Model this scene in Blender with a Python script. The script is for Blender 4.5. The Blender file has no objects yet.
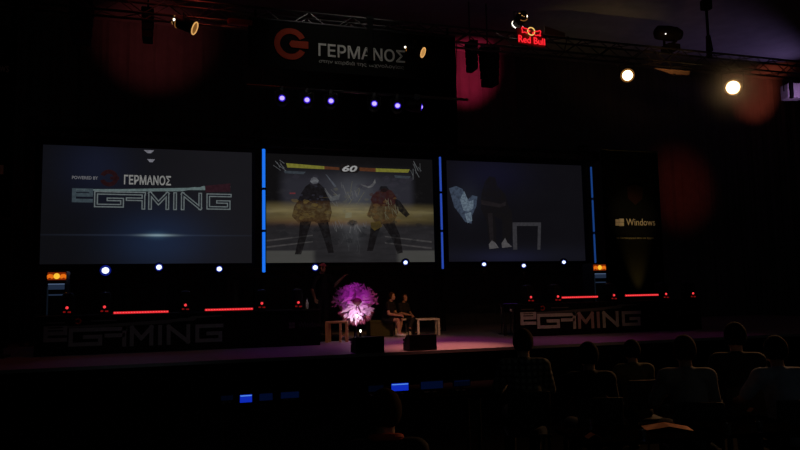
import bpy, bmesh, math, random
from mathutils import Vector, Matrix, Quaternion
random.seed(7)
R = math.radians
C = bpy.context.scene.collection
S = bpy.context.scene

# ------------------------------------------------------------------ camera
TH, PITCH, ROLL, FPX = R(17.2), R(5.55), 0.02, 700.0
CAM = Vector((0, 0, 1.8))
_Fh = Vector((math.sin(TH), math.cos(TH), 0)); _Rt = Vector((math.cos(TH), -math.sin(TH), 0)); _Z = Vector((0, 0, 1))
FWD = _Fh*math.cos(PITCH) + _Z*math.sin(PITCH); _U = _Z*math.cos(PITCH) - _Fh*math.sin(PITCH)
RGT = _Rt*math.cos(ROLL) - _U*math.sin(ROLL); UPV = _U*math.cos(ROLL) + _Rt*math.sin(ROLL)
cd = bpy.data.cameras.new('camera'); cam = bpy.data.objects.new('camera', cd); C.objects.link(cam)
m3 = Matrix((RGT, UPV, -FWD)).transposed()
cam.matrix_world = Matrix.Translation(CAM) @ m3.to_4x4()
cd.sensor_width = 36; cd.lens = FPX/800*36; cd.clip_end = 200; cd.clip_start = 0.05
S.camera = cam

def ray(px, py): return FWD + RGT*((px-400)/FPX) + UPV*((225-py)/FPX)
def at(px, py, Y):                      # the point of the depth plane y = Y seen at a pixel
    d = ray(px, py); return CAM + d*(Y/d.y)
def atz(px, py, z):                     # the point of the level z seen at a pixel
    d = ray(px, py); return CAM + d*((z-CAM.z)/d.z)

# ------------------------------------------------------------------ world, exposure, lights
w = bpy.data.worlds.new('dark_hall'); S.world = w; w.use_nodes = True
bg = w.node_tree.nodes['Background']; bg.inputs[0].default_value = (0.75, 0.85, 0.80, 1); bg.inputs[1].default_value = 0.012
S.view_settings.view_transform = 'Standard'; S.view_settings.look = 'None'
S.view_settings.exposure = 0; S.view_settings.gamma = 1; S.view_settings.use_curve_mapping = False
try:
    S.cycles.use_denoising = True
    S.cycles.max_bounces = 5; S.cycles.sample_clamp_indirect = 2.0
    S.cycles.caustics_reflective = False; S.cycles.caustics_refractive = False
except Exception: pass

def spot(name, loc, target, col, energy, deg, blend=0.6, size=0.08):
    l = bpy.data.lights.new(name, 'SPOT'); o = bpy.data.objects.new(name, l); C.objects.link(o)
    l.energy = energy; l.color = col; l.spot_size = R(deg); l.spot_blend = blend; l.shadow_soft_size = size
    o.location = loc; o.rotation_euler = (Vector(target)-Vector(loc)).to_track_quat('-Z', 'Y').to_euler()
    return o
def point(name, loc, col, energy, size=0.05):
    l = bpy.data.lights.new(name, 'POINT'); o = bpy.data.objects.new(name, l); C.objects.link(o)
    l.energy = energy; l.color = col; l.shadow_soft_size = size; o.location = loc
    return o

# stage wash: purple from the truss, warm pink on the front centre
spot('purple_wash', (2.6, 14.8, 5.7), (2.4, 14.8, .65), (.42, .03, .62), 64, 50, 1.0)
spot('violet_wash', (-1.2, 14.6, 6.2), (-1.0, 13.8, .65), (.30, .06, .6), 22, 46, 1.0)
spot('pink_wash', (5.7, 13.0, 7.2), (5.3, 14.0, .65), (1.0, .29, .22), 2050, 30, 1.0)
spot('magenta_wash', (5.4, 15.6, 5.6), (5.2, 15.6, .65), (.8, .03, .48), 230, 62, 1.0)
spot('magenta_wash_right', (8.6, 14.4, 6.2), (8.4, 14.2, .65), (.6, .02, .44), 130, 44, 1.0)
spot('magenta_wash_far', (12.0, 14.6, 6.2), (11.6, 14.2, .65), (.5, .02, .42), 32, 44, 1.0)
# front-of-house lamps over the audience
spot('house_lamp_banner', (2.9, 11.6, 9.2), (3.0, 14.0, 6.9), (1, .92, .82), 64, 62, 1.0)
spot('house_lamp_desk', (5.0, 4.0, 8.0), (8.5, 15.9, 1.2), (1, .50, .28), 460, 23, 1.0)
spot('house_lamp_cold', (-1.0, 3.0, 8.0), (-.6, 15.9, 1.1), (.8, .9, 1), 90, 22, 1.0)
spot('house_lamp_people', (7.4, 9.0, 7.6), (5.5, 18.0, 1.0), (1, .44, .17), 1000, 16, 0.9)
spot('house_lamp_stool', (1.0, 9.0, 7.6), (3.4, 16.9, 1.0), (1, .42, .12), 200, 9, 0.9)
# red and purple lamps on the drapes and the ceiling
spot('red_lamp_left', (-1.0, 18.4, 7.8), (-.95, 22.9, 10.0), (1, .16, .17), 84, 48, 1.0)
spot('crimson_lamp', (9.7, 18.9, 7.8), (9.6, 22.9, 9.85), (1, .045, .15), 600, 42, 1.0)
spot('red_lamp_right', (18.9, 19.0, 5.6), (18.7, 22.9, 5.7), (1, .10, .05), 40, 58, 1.0)
spot('purple_ceiling_lamp', (25.8, 21.5, 8.7), (17.6, 19.3, 10.8), (.52, .36, 1), 620, 32, 1.0)
spot('warm_ceiling_lamp', (12.5, 20.4, 6.6), (13.3, 19.6, 10.5), (1, .85, .35), 8, 105, 1.0)
spot('rose_ceiling_lamp', (17.0, 19.4, 6.4), (17.0, 20.5, 10.5), (.8, .5, .5), 6, 110, 1.0)
spot('red_lamp_far', (22.4, 17.2, 7.4), (22.55, 22.9, 10.05), (1, .17, .09), 800, 31, 1.0)
spot('red_truss_lamp', (-.5, 13.7, 8.7), (-.5, 14.3, 7.5), (1, .10, .06), 34, 110, 1.0)
spot('amber_truss_lamp', (10.2, 12.2, 6.6), (11.6, 14.3, 7.6), (1, .45, .16), 60, 40, 1.0)
spot('rim_lamp_audience', at(733, 88, 13.2), (6.2, 5.0, .9), (1, .50, .20), 420, 32, 0.9, .12)
spot('side_lamp_audience', (15.5, 10.6, 5.2), (5.6, 6.0, .9), (1, .50, .22), 900, 30, 0.9, .12)
spot('rim_lamp_audience_small', at(627, 75, 13.3), (3.6, 5.0, .9), (1, .62, .34), 60, 34, 0.9, .12)

# ------------------------------------------------------------------ materials
def lin(r, g, b):
    f = lambda c: (c/255/12.92 if c <= 10 else ((c/255+.055)/1.055)**2.4)
    return (f(r), f(g), f(b))
_M = {}
def veil(name, rgb, alpha=.6, sc=9, lo=.3, hi=.72):      # a see-through blurred patch of a projected picture
    if name in _M: return _M[name]
    m = bpy.data.materials.new(name); m.use_nodes = True; _M[name] = m; nt = m.node_tree; nt.nodes.clear()
    tc = nt.nodes.new('ShaderNodeTexCoord'); nz = nt.nodes.new('ShaderNodeTexNoise'); nz.inputs['Scale'].default_value = sc; nz.inputs['Detail'].default_value = 4
    nt.links.new(tc.outputs['Object'], nz.inputs['Vector'])
    mr = nt.nodes.new('ShaderNodeMapRange'); mr.inputs[1].default_value = lo; mr.inputs[2].default_value = hi; mr.inputs[3].default_value = alpha*.45; mr.inputs[4].default_value = min(1, alpha*1.35)
    nt.links.new(nz.outputs['Fac'], mr.inputs[0])
    e = nt.nodes.new('ShaderNodeEmission'); e.inputs[0].default_value = (*lin(*rgb), 1); t = nt.nodes.new('ShaderNodeBsdfTransparent')
    x = nt.nodes.new('ShaderNodeMixShader'); o = nt.nodes.new('ShaderNodeOutputMaterial')
    nt.links.new(mr.outputs[0], x.inputs[0]); nt.links.new(t.outputs[0], x.inputs[1]); nt.links.new(e.outputs[0], x.inputs[2]); nt.links.new(x.outputs[0], o.inputs[0])
    return m
def mat(name, col, rough=.6, metal=0.0, spec=.3, var=.25, scale=18, bump=0.0, trans=0.0):
    if name in _M: return _M[name]
    m = bpy.data.materials.new(name); m.use_nodes = True; _M[name] = m
    nt = m.node_tree; b = nt.nodes['Principled BSDF']
    tc = nt.nodes.new('ShaderNodeTexCoord'); nz = nt.nodes.new('ShaderNodeTexNoise'); nz.inputs['Scale'].default_value = scale
    nz.inputs['Detail'].default_value = 4
    nt.links.new(tc.outputs['Object'], nz.inputs['Vector'])
    mx = nt.nodes.new('ShaderNodeMix'); mx.data_type = 'RGBA'
    mx.inputs[6].default_value = (*[c*(1-var) for c in col], 1); mx.inputs[7].default_value = (*[min(1, c*(1+var)) for c in col], 1)
    nt.links.new(nz.outputs['Fac'], mx.inputs[0]); nt.links.new(mx.outputs[2], b.inputs['Base Color'])
    b.inputs['Roughness'].default_value = rough; b.inputs['Metallic'].default_value = metal
    b.inputs['Specular IOR Level'].default_value = spec
    if trans: b.inputs['Transmission Weight'].default_value = trans
    if bump:
        bp = nt.nodes.new('ShaderNodeBump'); bp.inputs['Strength'].default_value = bump; bp.inputs['Distance'].default_value = .01
        nt.links.new(nz.outputs['Fac'], bp.inputs['Height']); nt.links.new(bp.outputs[0], b.inputs['Normal'])
    return m
def emis(name, col, strength=1.0):
    if name in _M: return _M[name]
    m = bpy.data.materials.new(name); m.use_nodes = True; _M[name] = m
    nt = m.node_tree; b = nt.nodes['Principled BSDF']
    b.inputs['Base Color'].default_value = (.01, .01, .01, 1); b.inputs['Specular IOR Level'].default_value = .1
    b.inputs['Emission Color'].default_value = (*col, 1); b.inputs['Emission Strength'].default_value = strength
    return m
def semis(name, rgb, k=1.0, sc=14, amp=.22):                      # a patch of a projected picture, grainy like the video it shows
    if name in _M: return _M[name]
    m = emis(name, lin(*rgb), k); nt = m.node_tree; b = nt.nodes['Principled BSDF']
    tc = nt.nodes.new('ShaderNodeTexCoord'); nz = nt.nodes.new('ShaderNodeTexNoise'); nz.inputs['Scale'].default_value = sc; nz.inputs['Detail'].default_value = 3
    nt.links.new(tc.outputs['Object'], nz.inputs['Vector'])
    mr = nt.nodes.new('ShaderNodeMapRange'); mr.inputs[1].default_value = .3; mr.inputs[2].default_value = .7; mr.inputs[3].default_value = k*(1-amp); mr.inputs[4].default_value = k*(1+amp)
    nt.links.new(nz.outputs['Fac'], mr.inputs[0]); nt.links.new(mr.outputs[0], b.inputs['Emission Strength'])
    return m

BLACK = mat('black_cloth', (.008, .008, .008), .9, spec=.05)
DRAPE = mat('dark_drape', (.16, .15, .15), .95, spec=.02, bump=.3, scale=3)
CEIL = mat('painted_ceiling', (.30, .29, .28), .9, spec=.05, scale=2)
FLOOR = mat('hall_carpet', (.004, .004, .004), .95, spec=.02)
DECK = mat('stage_deck', (.34, .33, .34), .55, spec=.25, scale=9)
DMETAL = mat('dark_metal', (.05, .05, .055), .45, .6)
TRUSSM = mat('truss_metal', (.10, .10, .10), .4, .8)
BPLASTIC = mat('black_plastic', (.008, .008, .009), .6, spec=.12)
WOOD = mat('pale_wood', (.55, .33, .16), .55, scale=6)
WHITEP = mat('white_paint', (.75, .70, .64), .5)
PRINT = mat('white_print', (.62, .62, .60), .7, spec=.1, var=.05)
PRINTDIM = mat('grey_print', (.10, .10, .10), .7, spec=.1, var=.05)
PRINTRED = mat('red_print', (.38, .045, .022), .7, spec=.1, var=.05)

# ------------------------------------------------------------------ mesh helpers
class MB:
    def __init__(s): s.bm = bmesh.new()
    def box(s, c, d, rz=0, bev=0):
        r = bmesh.ops.create_cube(s.bm, size=1)
        M = Matrix.Translation(c) @ Matrix.Rotation(rz, 4, 'Z') @ Matrix.Diagonal((*d, 1))
        bmesh.ops.transform(s.bm, matrix=M, verts=r['verts'])
        if bev:
            es = list({e for v in r['verts'] for e in v.link_edges})
            bmesh.ops.bevel(s.bm, geom=es, offset=bev, segments=2, affect='EDGES', profile=.5)
        return s
    def cyl(s, a, b, ra, rb=None, n=12, caps=True):
        a, b = Vector(a), Vector(b); rb = ra if rb is None else rb; d = b-a
        if d.length < 1e-6: return s
        r = bmesh.ops.create_cone(s.bm, cap_ends=caps, segments=n, radius1=ra, radius2=rb, depth=d.length)
        q = d.to_track_quat('Z', 'Y').to_matrix().to_4x4()
        bmesh.ops.transform(s.bm, matrix=Matrix.Translation((a+b)/2) @ q, verts=r['verts']); return s
    def ball(s, c, r, sub=2, rot=None):
        if not hasattr(r, '__len__'): r = (r, r, r)
        v = bmesh.ops.create_icosphere(s.bm, subdivisions=sub, radius=1)['verts']
        M = Matrix.Translation(c) @ (rot.to_4x4() if rot else Matrix.Identity(4)) @ Matrix.Diagonal((*r, 1))
        bmesh.ops.transform(s.bm, matrix=M, verts=v); return s
    def cap(s, a, b, ra, rb):                          # tapered capsule
        s.ball(a, ra); s.ball(b, rb); s.cyl(a, b, ra, rb, 16); return s
    def lathe(s, prof, c=(0, 0, 0), n=24, axis='Z'):   # prof: [(radius, height)]
        rings = []
        for rr, h in prof:
            ring = []
            for k in range(n):
                t = 2*math.pi*k/n; x, y = rr*math.cos(t), rr*math.sin(t)
                p = (x, y, h) if axis == 'Z' else ((h, x, y) if axis == 'X' else (x, -h, y))
                ring.append(s.bm.verts.new(Vector(p)+Vector(c)))
            rings.append(ring)
        for i in range(len(rings)-1):
            for k in range(n):
                s.bm.faces.new((rings[i][k], rings[i][(k+1) % n], rings[i+1][(k+1) % n], rings[i+1][k]))
        if prof[0][0] > 1e-5: s.bm.faces.new(rings[0][::-1])
        if prof[-1][0] > 1e-5: s.bm.faces.new(rings[-1])
        return s
    def torus(s, c, axis, Rr, r, n=28, k=8, a0=0, a1=2*math.pi):
        q = Vector(axis).to_track_quat('Z', 'Y').to_matrix(); full = abs(a1-a0-2*math.pi) < 1e-4
        rings = []
        for i in range(n if full else n+1):
            t = a0+(a1-a0)*i/n
            rings.append([s.bm.verts.new(Vector(c)+q@Vector(((Rr+r*math.cos(u))*math.cos(t), (Rr+r*math.cos(u))*math.sin(t), r*math.sin(u)))) for u in [2*math.pi*j/k for j in range(k)]])
        L = len(rings)
        for i in range(L if full else L-1):
            for j in range(k):
                A, B = rings[i], rings[(i+1) % L]
                s.bm.faces.new((A[j], A[(j+1) % k], B[(j+1) % k], B[j]))
        return s
    def tube(s, pts, r, n=8):
        for a, b in zip(pts, pts[1:]): s.cyl(a, b, r, r, n)
        for p in pts[1:-1]: s.ball(p, r, 1)
        return s
    def prism(s, pts, y0, y1):                         # polygon in x,z given thickness along y
        a = [s.bm.verts.new((p[0], y0, p[1])) for p in pts]; b = [s.bm.verts.new((p[0], y1, p[1])) for p in pts]
        s.bm.faces.new(a); s.bm.faces.new(b[::-1]); n = len(pts)
        for i in range(n): s.bm.faces.new((a[i], b[i], b[(i+1) % n], a[(i+1) % n]))
        return s
    def stroke(s, pts, wd, y0, y1):                    # flat letter stroke in x,z
        for k, (a, b) in enumerate(zip(pts, pts[1:])):
            a, b = Vector(a), Vector(b); d = (b-a)
            if d.length < 1e-6: continue
            d.normalize(); nrm = Vector((-d.y, d.x))*wd/2; e = d*wd/2*.98; j = (k % 2)*(y1-y0)*.12
            s.prism([a-e-nrm, b+e-nrm, b+e+nrm, a-e+nrm], y0-j, y1)
        return s
    def mesh(s, name, smooth=False):
        bmesh.ops.recalc_face_normals(s.bm, faces=s.bm.faces)
        me = bpy.data.meshes.new(name); s.bm.to_mesh(me); s.bm.free()
        if smooth:
            for p in me.polygons: p.use_smooth = True
        return me

def link(name, me, m, parent=None):
    o = bpy.data.objects.new(name, me); C.objects.link(o)
    if m: me.materials.clear(); me.materials.append(m)
    if parent: o.parent = parent
    return o
def part(name, mb, m, parent, smooth=False, label=None):
    o = link(name, mb.mesh(name, smooth), m, parent)
    if label: o['label'] = label
    return o
def tag(o, label, cat, group=None, kind=None):
    o['label'] = label; o['category'] = cat
    if group: o['group'] = group
    if kind: o['kind'] = kind
    return o
def thing(name, label, cat, loc=(0, 0, 0), rz=0, group=None):
    o = bpy.data.objects.new(name, None); C.objects.link(o); o.empty_display_size = .1
    o.location = loc; o.rotation_euler = (0, 0, rz)
    return tag(o, label, cat, group)
def struct(name, mb, m):
    o = link(name, mb.mesh(name), m); o['kind'] = 'structure'; return o
def dup(root, loc=None, label=None, rot=None, scale=None):
    def cp(o, par):
        c = o.copy(); C.objects.link(c); c.parent = par
        for ch in kids.get(o.name, []): cp(ch, c)
        return c
    kids = {}
    for o in C.objects:
        if o.parent: kids.setdefault(o.parent.name, []).append(o)
    r = cp(root, None)
    if loc is not None: r.location = loc
    if rot is not None: r.rotation_euler = rot
    if label: r['label'] = label
    return r
def tmesh(name, body, x0, x1, z0, z1, y, th=.006, shear=0.0, bold=0.0):  # lettering that fills a rectangle of the plane y, read from -y
    cu = bpy.data.curves.new(name, 'FONT'); cu.body = body; cu.extrude = .5; cu.offset = bold; cu.shear = shear; cu.resolution_u = 3
    o = bpy.data.objects.new(name, cu); C.objects.link(o)
    me = bpy.data.meshes.new_from_object(o.evaluated_get(bpy.context.evaluated_depsgraph_get()))
    bpy.data.objects.remove(o); bpy.data.curves.remove(cu)
    xs = [v.co.x for v in me.vertices]; ys = [v.co.y for v in me.vertices]
    a, b, c, d = min(xs), max(xs), min(ys), max(ys)
    for v in me.vertices:
        v.co = Vector((x0+(v.co.x-a)/(b-a)*(x1-x0), y-v.co.z*th, z0+(v.co.y-c)/(d-c)*(z1-z0)))
    me.update(); me.name = name
    return me
def text(name, body, rect, y, m, parent, **k):
    return link(name, tmesh(name, body, *rect, y, **k), m, parent)

# ------------------------------------------------------------------ the hall
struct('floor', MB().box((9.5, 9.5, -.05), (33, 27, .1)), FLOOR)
struct('ceiling', MB().box((9.5, 9.5, 10.55), (33.4, 27.4, .1)), CEIL)
bw = MB()                                               # pleated drape over the back wall
N = 330; xs = [-7+33*i/N for i in range(N+1)]
f0 = [bw.bm.verts.new((x, 22.95+.035*math.sin(x*9)+.02*math.sin(x*23), 0)) for x in xs]
f1 = [bw.bm.verts.new((x, 22.95+.035*math.sin(x*9)+.02*math.sin(x*23), 10.5)) for x in xs]
for i in range(N): bw.bm.faces.new((f0[i], f0[i+1], f1[i+1], f1[i]))
bw.box((9.5, 23.1, 5.25), (33, .1, 10.5))
struct('wall_back', bw, DRAPE)
struct('wall_left', MB().box((-7.05, 9.5, 5.25), (.1, 27, 10.5)), BLACK)
struct('wall_right', MB().box((26.05, 9.5, 5.25), (.1, 27, 10.5)), BLACK)

SZ = .65; SY = 13.3
st = thing('stage_platform', 'wide low stage with a purple-lit deck and a black front skirt', 'stage', (0, 0, 0)); st['kind'] = 'structure'
part('deck', MB().box((7.5, 18, SZ-.03), (29, 9.4, .06)), DECK, st)
part('skirt', MB().box((7.5, 18, (SZ-.06)/2), (28.9, 9.3, SZ-.06)), BLACK, st)

# ------------------------------------------------------------------ node pictures for the three screens
class NX:
    def __init__(s, m):
        s.nt = m.node_tree; s.nt.nodes.clear()
        tc = s.nt.nodes.new('ShaderNodeTexCoord'); sp = s.nt.nodes.new('ShaderNodeSeparateXYZ')
        s.nt.links.new(tc.outputs['Generated'], sp.inputs[0]); s.u, s.v = sp.outputs[0], sp.outputs[2]; s.gen = tc.outputs['Generated']
    def m(s, op, a, b=0.0, c=None):
        n = s.nt.nodes.new('ShaderNodeMath'); n.operation = op
        for i, x in enumerate((a, b, c)):
            if x is None: continue
            if isinstance(x, (int, float)): n.inputs[i].default_value = x
            else: s.nt.links.new(x, n.inputs[i])
        return n.outputs[0]
    def g1(s, x, c, sg):
        d = s.m('MULTIPLY', s.m('SUBTRACT', x, c), 1/sg); return s.m('EXPONENT', s.m('MULTIPLY', s.m('MULTIPLY', d, d), -1.0))
    def g2(s, cu, cv, su, sv): return s.m('MULTIPLY', s.g1(s.u, cu, su), s.g1(s.v, cv, sv))
    def step(s, x, a, b):
        n = s.nt.nodes.new('ShaderNodeMapRange'); n.interpolation_type = 'SMOOTHSTEP'
        s.nt.links.new(x, n.inputs[0]); n.inputs[1].default_value = a; n.inputs[2].default_value = b; return n.outputs[0]
    def noise(s, scale, stretch=(1, 1, 1)):
        mp = s.nt.nodes.new('ShaderNodeMapping'); mp.inputs['Scale'].default_value = stretch; s.nt.links.new(s.gen, mp.inputs[0])
        n = s.nt.nodes.new('ShaderNodeTexNoise'); n.inputs['Scale'].default_value = scale; n.inputs['Detail'].default_value = 5
        s.nt.links.new(mp.outputs[0], n.inputs['Vector']); return n.outputs['Fac']
    def sum(s, base, terms):                            # base + sum of weight * colour, as emission
        cur = None
        cb = s.nt.nodes.new('ShaderNodeCombineXYZ')
        for i in range(3): cb.inputs[i].default_value = base[i]
        cur = cb.outputs[0]
        for wt, col in terms:
            sc = s.nt.nodes.new('ShaderNodeVectorMath'); sc.operation = 'SCALE'; sc.inputs[0].default_value = col
            s.nt.links.new(wt, sc.inputs['Scale'])
            ad = s.nt.nodes.new('ShaderNodeVectorMath'); ad.operation = 'ADD'
            s.nt.links.new(cur, ad.inputs[0]); s.nt.links.new(sc.outputs[0], ad.inputs[1]); cur = ad.outputs[0]
        mx = s.nt.nodes.new('ShaderNodeVectorMath'); mx.operation = 'MAXIMUM'; mx.inputs[1].default_value = (.0008,)*3
        s.nt.links.new(cur, mx.inputs[0])
        e = s.nt.nodes.new('ShaderNodeEmission'); s.nt.links.new(mx.outputs[0], e.inputs[0])
        o = s.nt.nodes.new('ShaderNodeOutputMaterial'); s.nt.links.new(e.outputs[0], o.inputs[0])
def sub(a, b): return tuple(x-y for x, y in zip(a, b))

def pic(name):
    m = bpy.data.materials.new(name); m.use_nodes = True; return m, NX(m)

SCY = 19.58
SCR = [(-3.49, 1.78), (2.17, 7.12), (7.56, 12.23)]
SB, STP = 2.70, 5.78
def screen(i, label):
    x0, x1 = SCR[i]; cx = (x0+x1)/2
    t = thing('projection_screen', label, 'screen', (cx, SCY, SB), 0, 'projection screens over the stage')
    f = MB(); hw = (x1-x0)/2; h = STP-SB; bwid = .09
    f.box((-hw-bwid/2, .02, h/2), (bwid, .10, h+2*bwid)); f.box((hw+bwid/2, .02, h/2), (bwid, .10, h+2*bwid))
    f.box((0, .02, -bwid/2), (2*hw, .10, bwid)); f.box((0, .02, h+bwid/2), (2*hw, .10, bwid)); f.box((0, .05, h/2), (2*hw, .03, h))
    part('frame', f, BPLASTIC, t)
    s = MB().box((0, .02, h/2), (2*hw, .02, h))
    return t, s, cx
def P(px, py, cx, z0=SB):                                # pixel -> a point of that screen's own x,z
    p = at(px, py, SCY); return (p.x-cx, p.z-z0)

# ---- the blocky eGAMING lettering, in its own units (x 140..670, y down 180..270)
GAM = {
 'e': [[(200, 222), (146, 222), (146, 206), (200, 206), (200, 222)], [(146, 222), (146, 242), (200, 242)]],
 'G': [[(372, 214), (216, 214), (216, 258), (300, 258), (300, 236), (256, 236)]],
 'A': [[(318, 234), (366, 234)], [(370, 214), (370, 264)]],
 'M': [[(392, 264), (392, 212), (420, 246), (450, 212), (450, 264)]],
 'I': [[(476, 212), (476, 264)]],
 'N': [[(502, 264), (502, 212), (562, 262), (562, 212)]],
 'G2': [[(666, 214), (590, 214), (590, 260), (662, 260), (662, 238), (624, 238)]],
}
GUN = [(146, 203), (300, 199), (520, 189), (540, 186), (560, 186), (572, 181), (668, 180), (668, 184), (590, 188), (578, 196), (520, 197), (500, 202), (300, 207), (146, 207)]
def gaming(parent, m, cx, cz, width, y0, th, wd=9.5, inner=None, gun=None, mats=None):
    k = width/530.0
    f = lambda p: (cx+(p[0]-405)*k, cz-(p[1]-232)*k)
    for key, strokes in GAM.items():
        b = MB(); b2 = MB()
        for s_ in strokes:
            b.stroke([Vector(f(p)) for p in s_], wd*k, y0, y0+th)
            if inner and key != 'e': b2.stroke([Vector(f(p)) for p in s_], wd*k*.38, y0-th*.7, y0-th*.2)
        o = part('letter', b, (mats or {}).get(key, m), parent)
        if inner and key != 'e': part('letter_inside', b2, inner, o)
    if gun: part('gun_emblem', MB().prism([f(p) for p in GUN], y0, y0+th), gun, parent)

# ---- left screen
t, s, cx = screen(0, 'left projection screen showing the eGAMING title on dark blue')
m, n = pic('title_picture')
base = lin(12, 12, 15)
n.sum(base, [(n.g2(.24, .82, .16, .28), lin(7, 12, 29)), (n.g2(.54, .20, .21, .25), lin(9, 25, 49)), (n.step(n.u, .1, .9), lin(14, 13, 15)),
             (n.m('MULTIPLY', n.g2(.535, .245, .075, .010), 1.0), lin(112, 128, 126)), (n.g2(.5, .245, .42, .006), lin(26, 32, 44)), (n.g2(.53, .245, .045, .03), lin(30, 52, 66)),
             (n.noise(5), lin(3, 3, 4))])
surf = part('screen_surface', s, m, t)
LT = semis('title_grey', (88, 96, 97)); LTD = semis('title_slate', (50, 60, 66)); DKB = semis('title_dark', (17, 19, 27)); LTE = semis('title_pale', (84, 98, 98))
a = P(140/3.333+30, 225/3.333+130, cx); b_ = P(670/3.333+30, 225/3.333+130, cx)
zc = P(405/3.333+30, 230/3.333+130, cx)[1]
gaming(t, LT, (a[0]+b_[0])/2, zc, b_[0]-a[0], -.002, .004, 12.5, DKB, LTE, {'e': LTD})
q = [P(x/3.333+30, y/3.333+130, cx) for x, y in ((583, 186), (668, 178), (668, 206), (585, 208))]
part('red_plate', MB().prism(q, -.004, .006), semis('title_red', (38, 20, 26)), t)
p0 = P(124, 184, cx); p1 = P(171, 176, cx)
text('title_lettering', 'ΓΕΡΜΑΝΟΣ', (p0[0], p1[0], p0[1]-.01, p1[1]+.0), -.002, semis('title_white', (120, 120, 118)), t, bold=.02)
p0 = P(72, 179, cx); p1 = P(98, 176.5, cx)
text('small_lettering', 'POWERED BY', (p0[0], p1[0], p0[1], p1[1]), -.002, semis('title_small', (92, 92, 96)), t, bold=.02)
lg = MB(); c0 = P(109, 178, cx)
lg.torus((c0[0], .004, c0[1]), (0, 1, 0), .17, .055, 24, 6, R(20), R(340)); lg.box((c0[0]+.14, .004, c0[1]), (.22, .03, .08))
part('ring_logo', lg, semis('title_ring', (30, 14, 16)), t)
for px, py, sx in ((149, 151.5, .13), (151, 160.5, .10)):
    c0 = P(px, py, cx); part('light_fleck', MB().prism([(c0[0]-sx, c0[1]+.035), (c0[0]+sx, c0[1]+.035), (c0[0]+sx*.4, c0[1]-.045), (c0[0]-sx*.3, c0[1]-.045)], -.002, .006), semis('fleck', (104, 104, 112)), t)

# ---- middle screen: a fighting game picture with plain figures
t, s, cx = screen(1, 'middle projection screen showing a fighting game with a 60 timer')
m, n = pic('game_picture')
beam = n.m('MULTIPLY', n.step(n.v, .33, .42), n.m('SUBTRACT', 1.0, n.step(n.v, .50, .58)))
side = n.m('ADD', .35, n.m('MULTIPLY', n.g2(.50, .45, .42, 9), .75))
beamw = n.m('MULTIPLY', n.m('MULTIPLY', beam, side), n.m('ADD', .45, n.noise(4, (1.5, 1, 9))))
floor_ = n.m('SUBTRACT', 1.0, n.step(n.v, .30, .40))
tile = n.m('MULTIPLY', n.m('SUBTRACT', 1.0, n.step(n.v, .10, .12)), n.m('MAXIMUM', n.m('SUBTRACT', 1.0, n.step(n.u, .25, .29)), n.step(n.u, .75, .79)))
sky = n.m('MULTIPLY', n.step(n.v, .45, .6), n.m('MULTIPLY', n.m('SUBTRACT', 1.0, n.step(n.v, .72, .95)), n.m('MULTIPLY', n.step(n.u, .05, .13), n.m('SUBTRACT', 1.0, n.step(n.u, .84, .90)))))
n.sum(lin(15, 14, 15), [(sky, lin(32, 32, 39)), (beamw, lin(82, 72, 42)), (n.g2(.5, .46, .16, .08), lin(24, 26, 20)), (n.m('MULTIPLY', beam, n.m('SUBTRACT', 1.0, n.step(n.u, .1, .4))), lin(44, 38, 24)), (n.m('MULTIPLY', n.g1(n.v, .375, .035), n.g2(.35, .4, .35, 9)), lin(50, 24, 12)),
      (n.m('MULTIPLY', n.g1(n.v, .475, .03), n.step(n.noise(6, (1, 1, 3)), .35, .7)), lin(62, 58, 40)),
      (n.g2(.51, .64, .13, .15), lin(48, 50, 52)), (n.m('MULTIPLY', floor_, n.m('ADD', .25, n.noise(6, (1, 1, 4)))), lin(32, 31, 33)), (tile, lin(50, 50, 46)),
      (n.g2(.50, .28, .07, .14), lin(30, 32, 34)), (n.g2(.5, .34, .18, .03), lin(40, 42, 44)), (n.m('MULTIPLY', n.step(n.noise(16, (1, 1, 1.2)), .5, .75), n.g2(.5, .45, .45, .3)), lin(34, 33, 34))])
part('screen_surface', s, m, t)
Q = lambda X, Y: P(255+X/3.463, 140+Y/3.463, cx)
YEL = semis('bar_yellow', (104, 102, 40)); RED = semis('bar_red', (72, 42, 26)); WHT = semis('timer_white', (142, 142, 142)); DRK = semis('figure_dark', (21, 18, 18)); GRY = semis('figure_grey', (74, 76, 78))
OLV = semis('spark_pale', (84, 82, 66)); STL = semis('bar_steel', (48, 54, 60))
def poly(nm, pts, m, y0=-.002): return part(nm, MB().prism([Q(*p) for p in pts], y0, .008), m, t)
poly('health_bar', [(108, 80), (240, 91), (240, 101), (112, 95)], YEL); poly('health_bar', [(240, 91), (292, 95), (292, 104), (240, 101)], RED)
poly('health_bar', [(418, 98), (536, 102), (530, 113), (418, 110)], YEL); poly('health_bar', [(362, 95), (418, 98), (418, 110), (362, 107)], RED)
p0, p1 = Q(302, 109), Q(354, 89)
poly('timer_plate', [(288, 96), (300, 84), (356, 86), (368, 98), (354, 114), (300, 112)], DRK, .0)
text('timer_digits', '60', (p0[0], p1[0], p0[1], p1[1]), -.004, WHT, t, shear=.25, bold=.03)
for k_, (x, y, wx) in enumerate(((100, 106, 76), (482, 122, 58))):
    poly('name_plate', [(x, y), (x+wx, y+4), (x+wx-8, y+12), (x+4, y+9)], STL)
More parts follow.
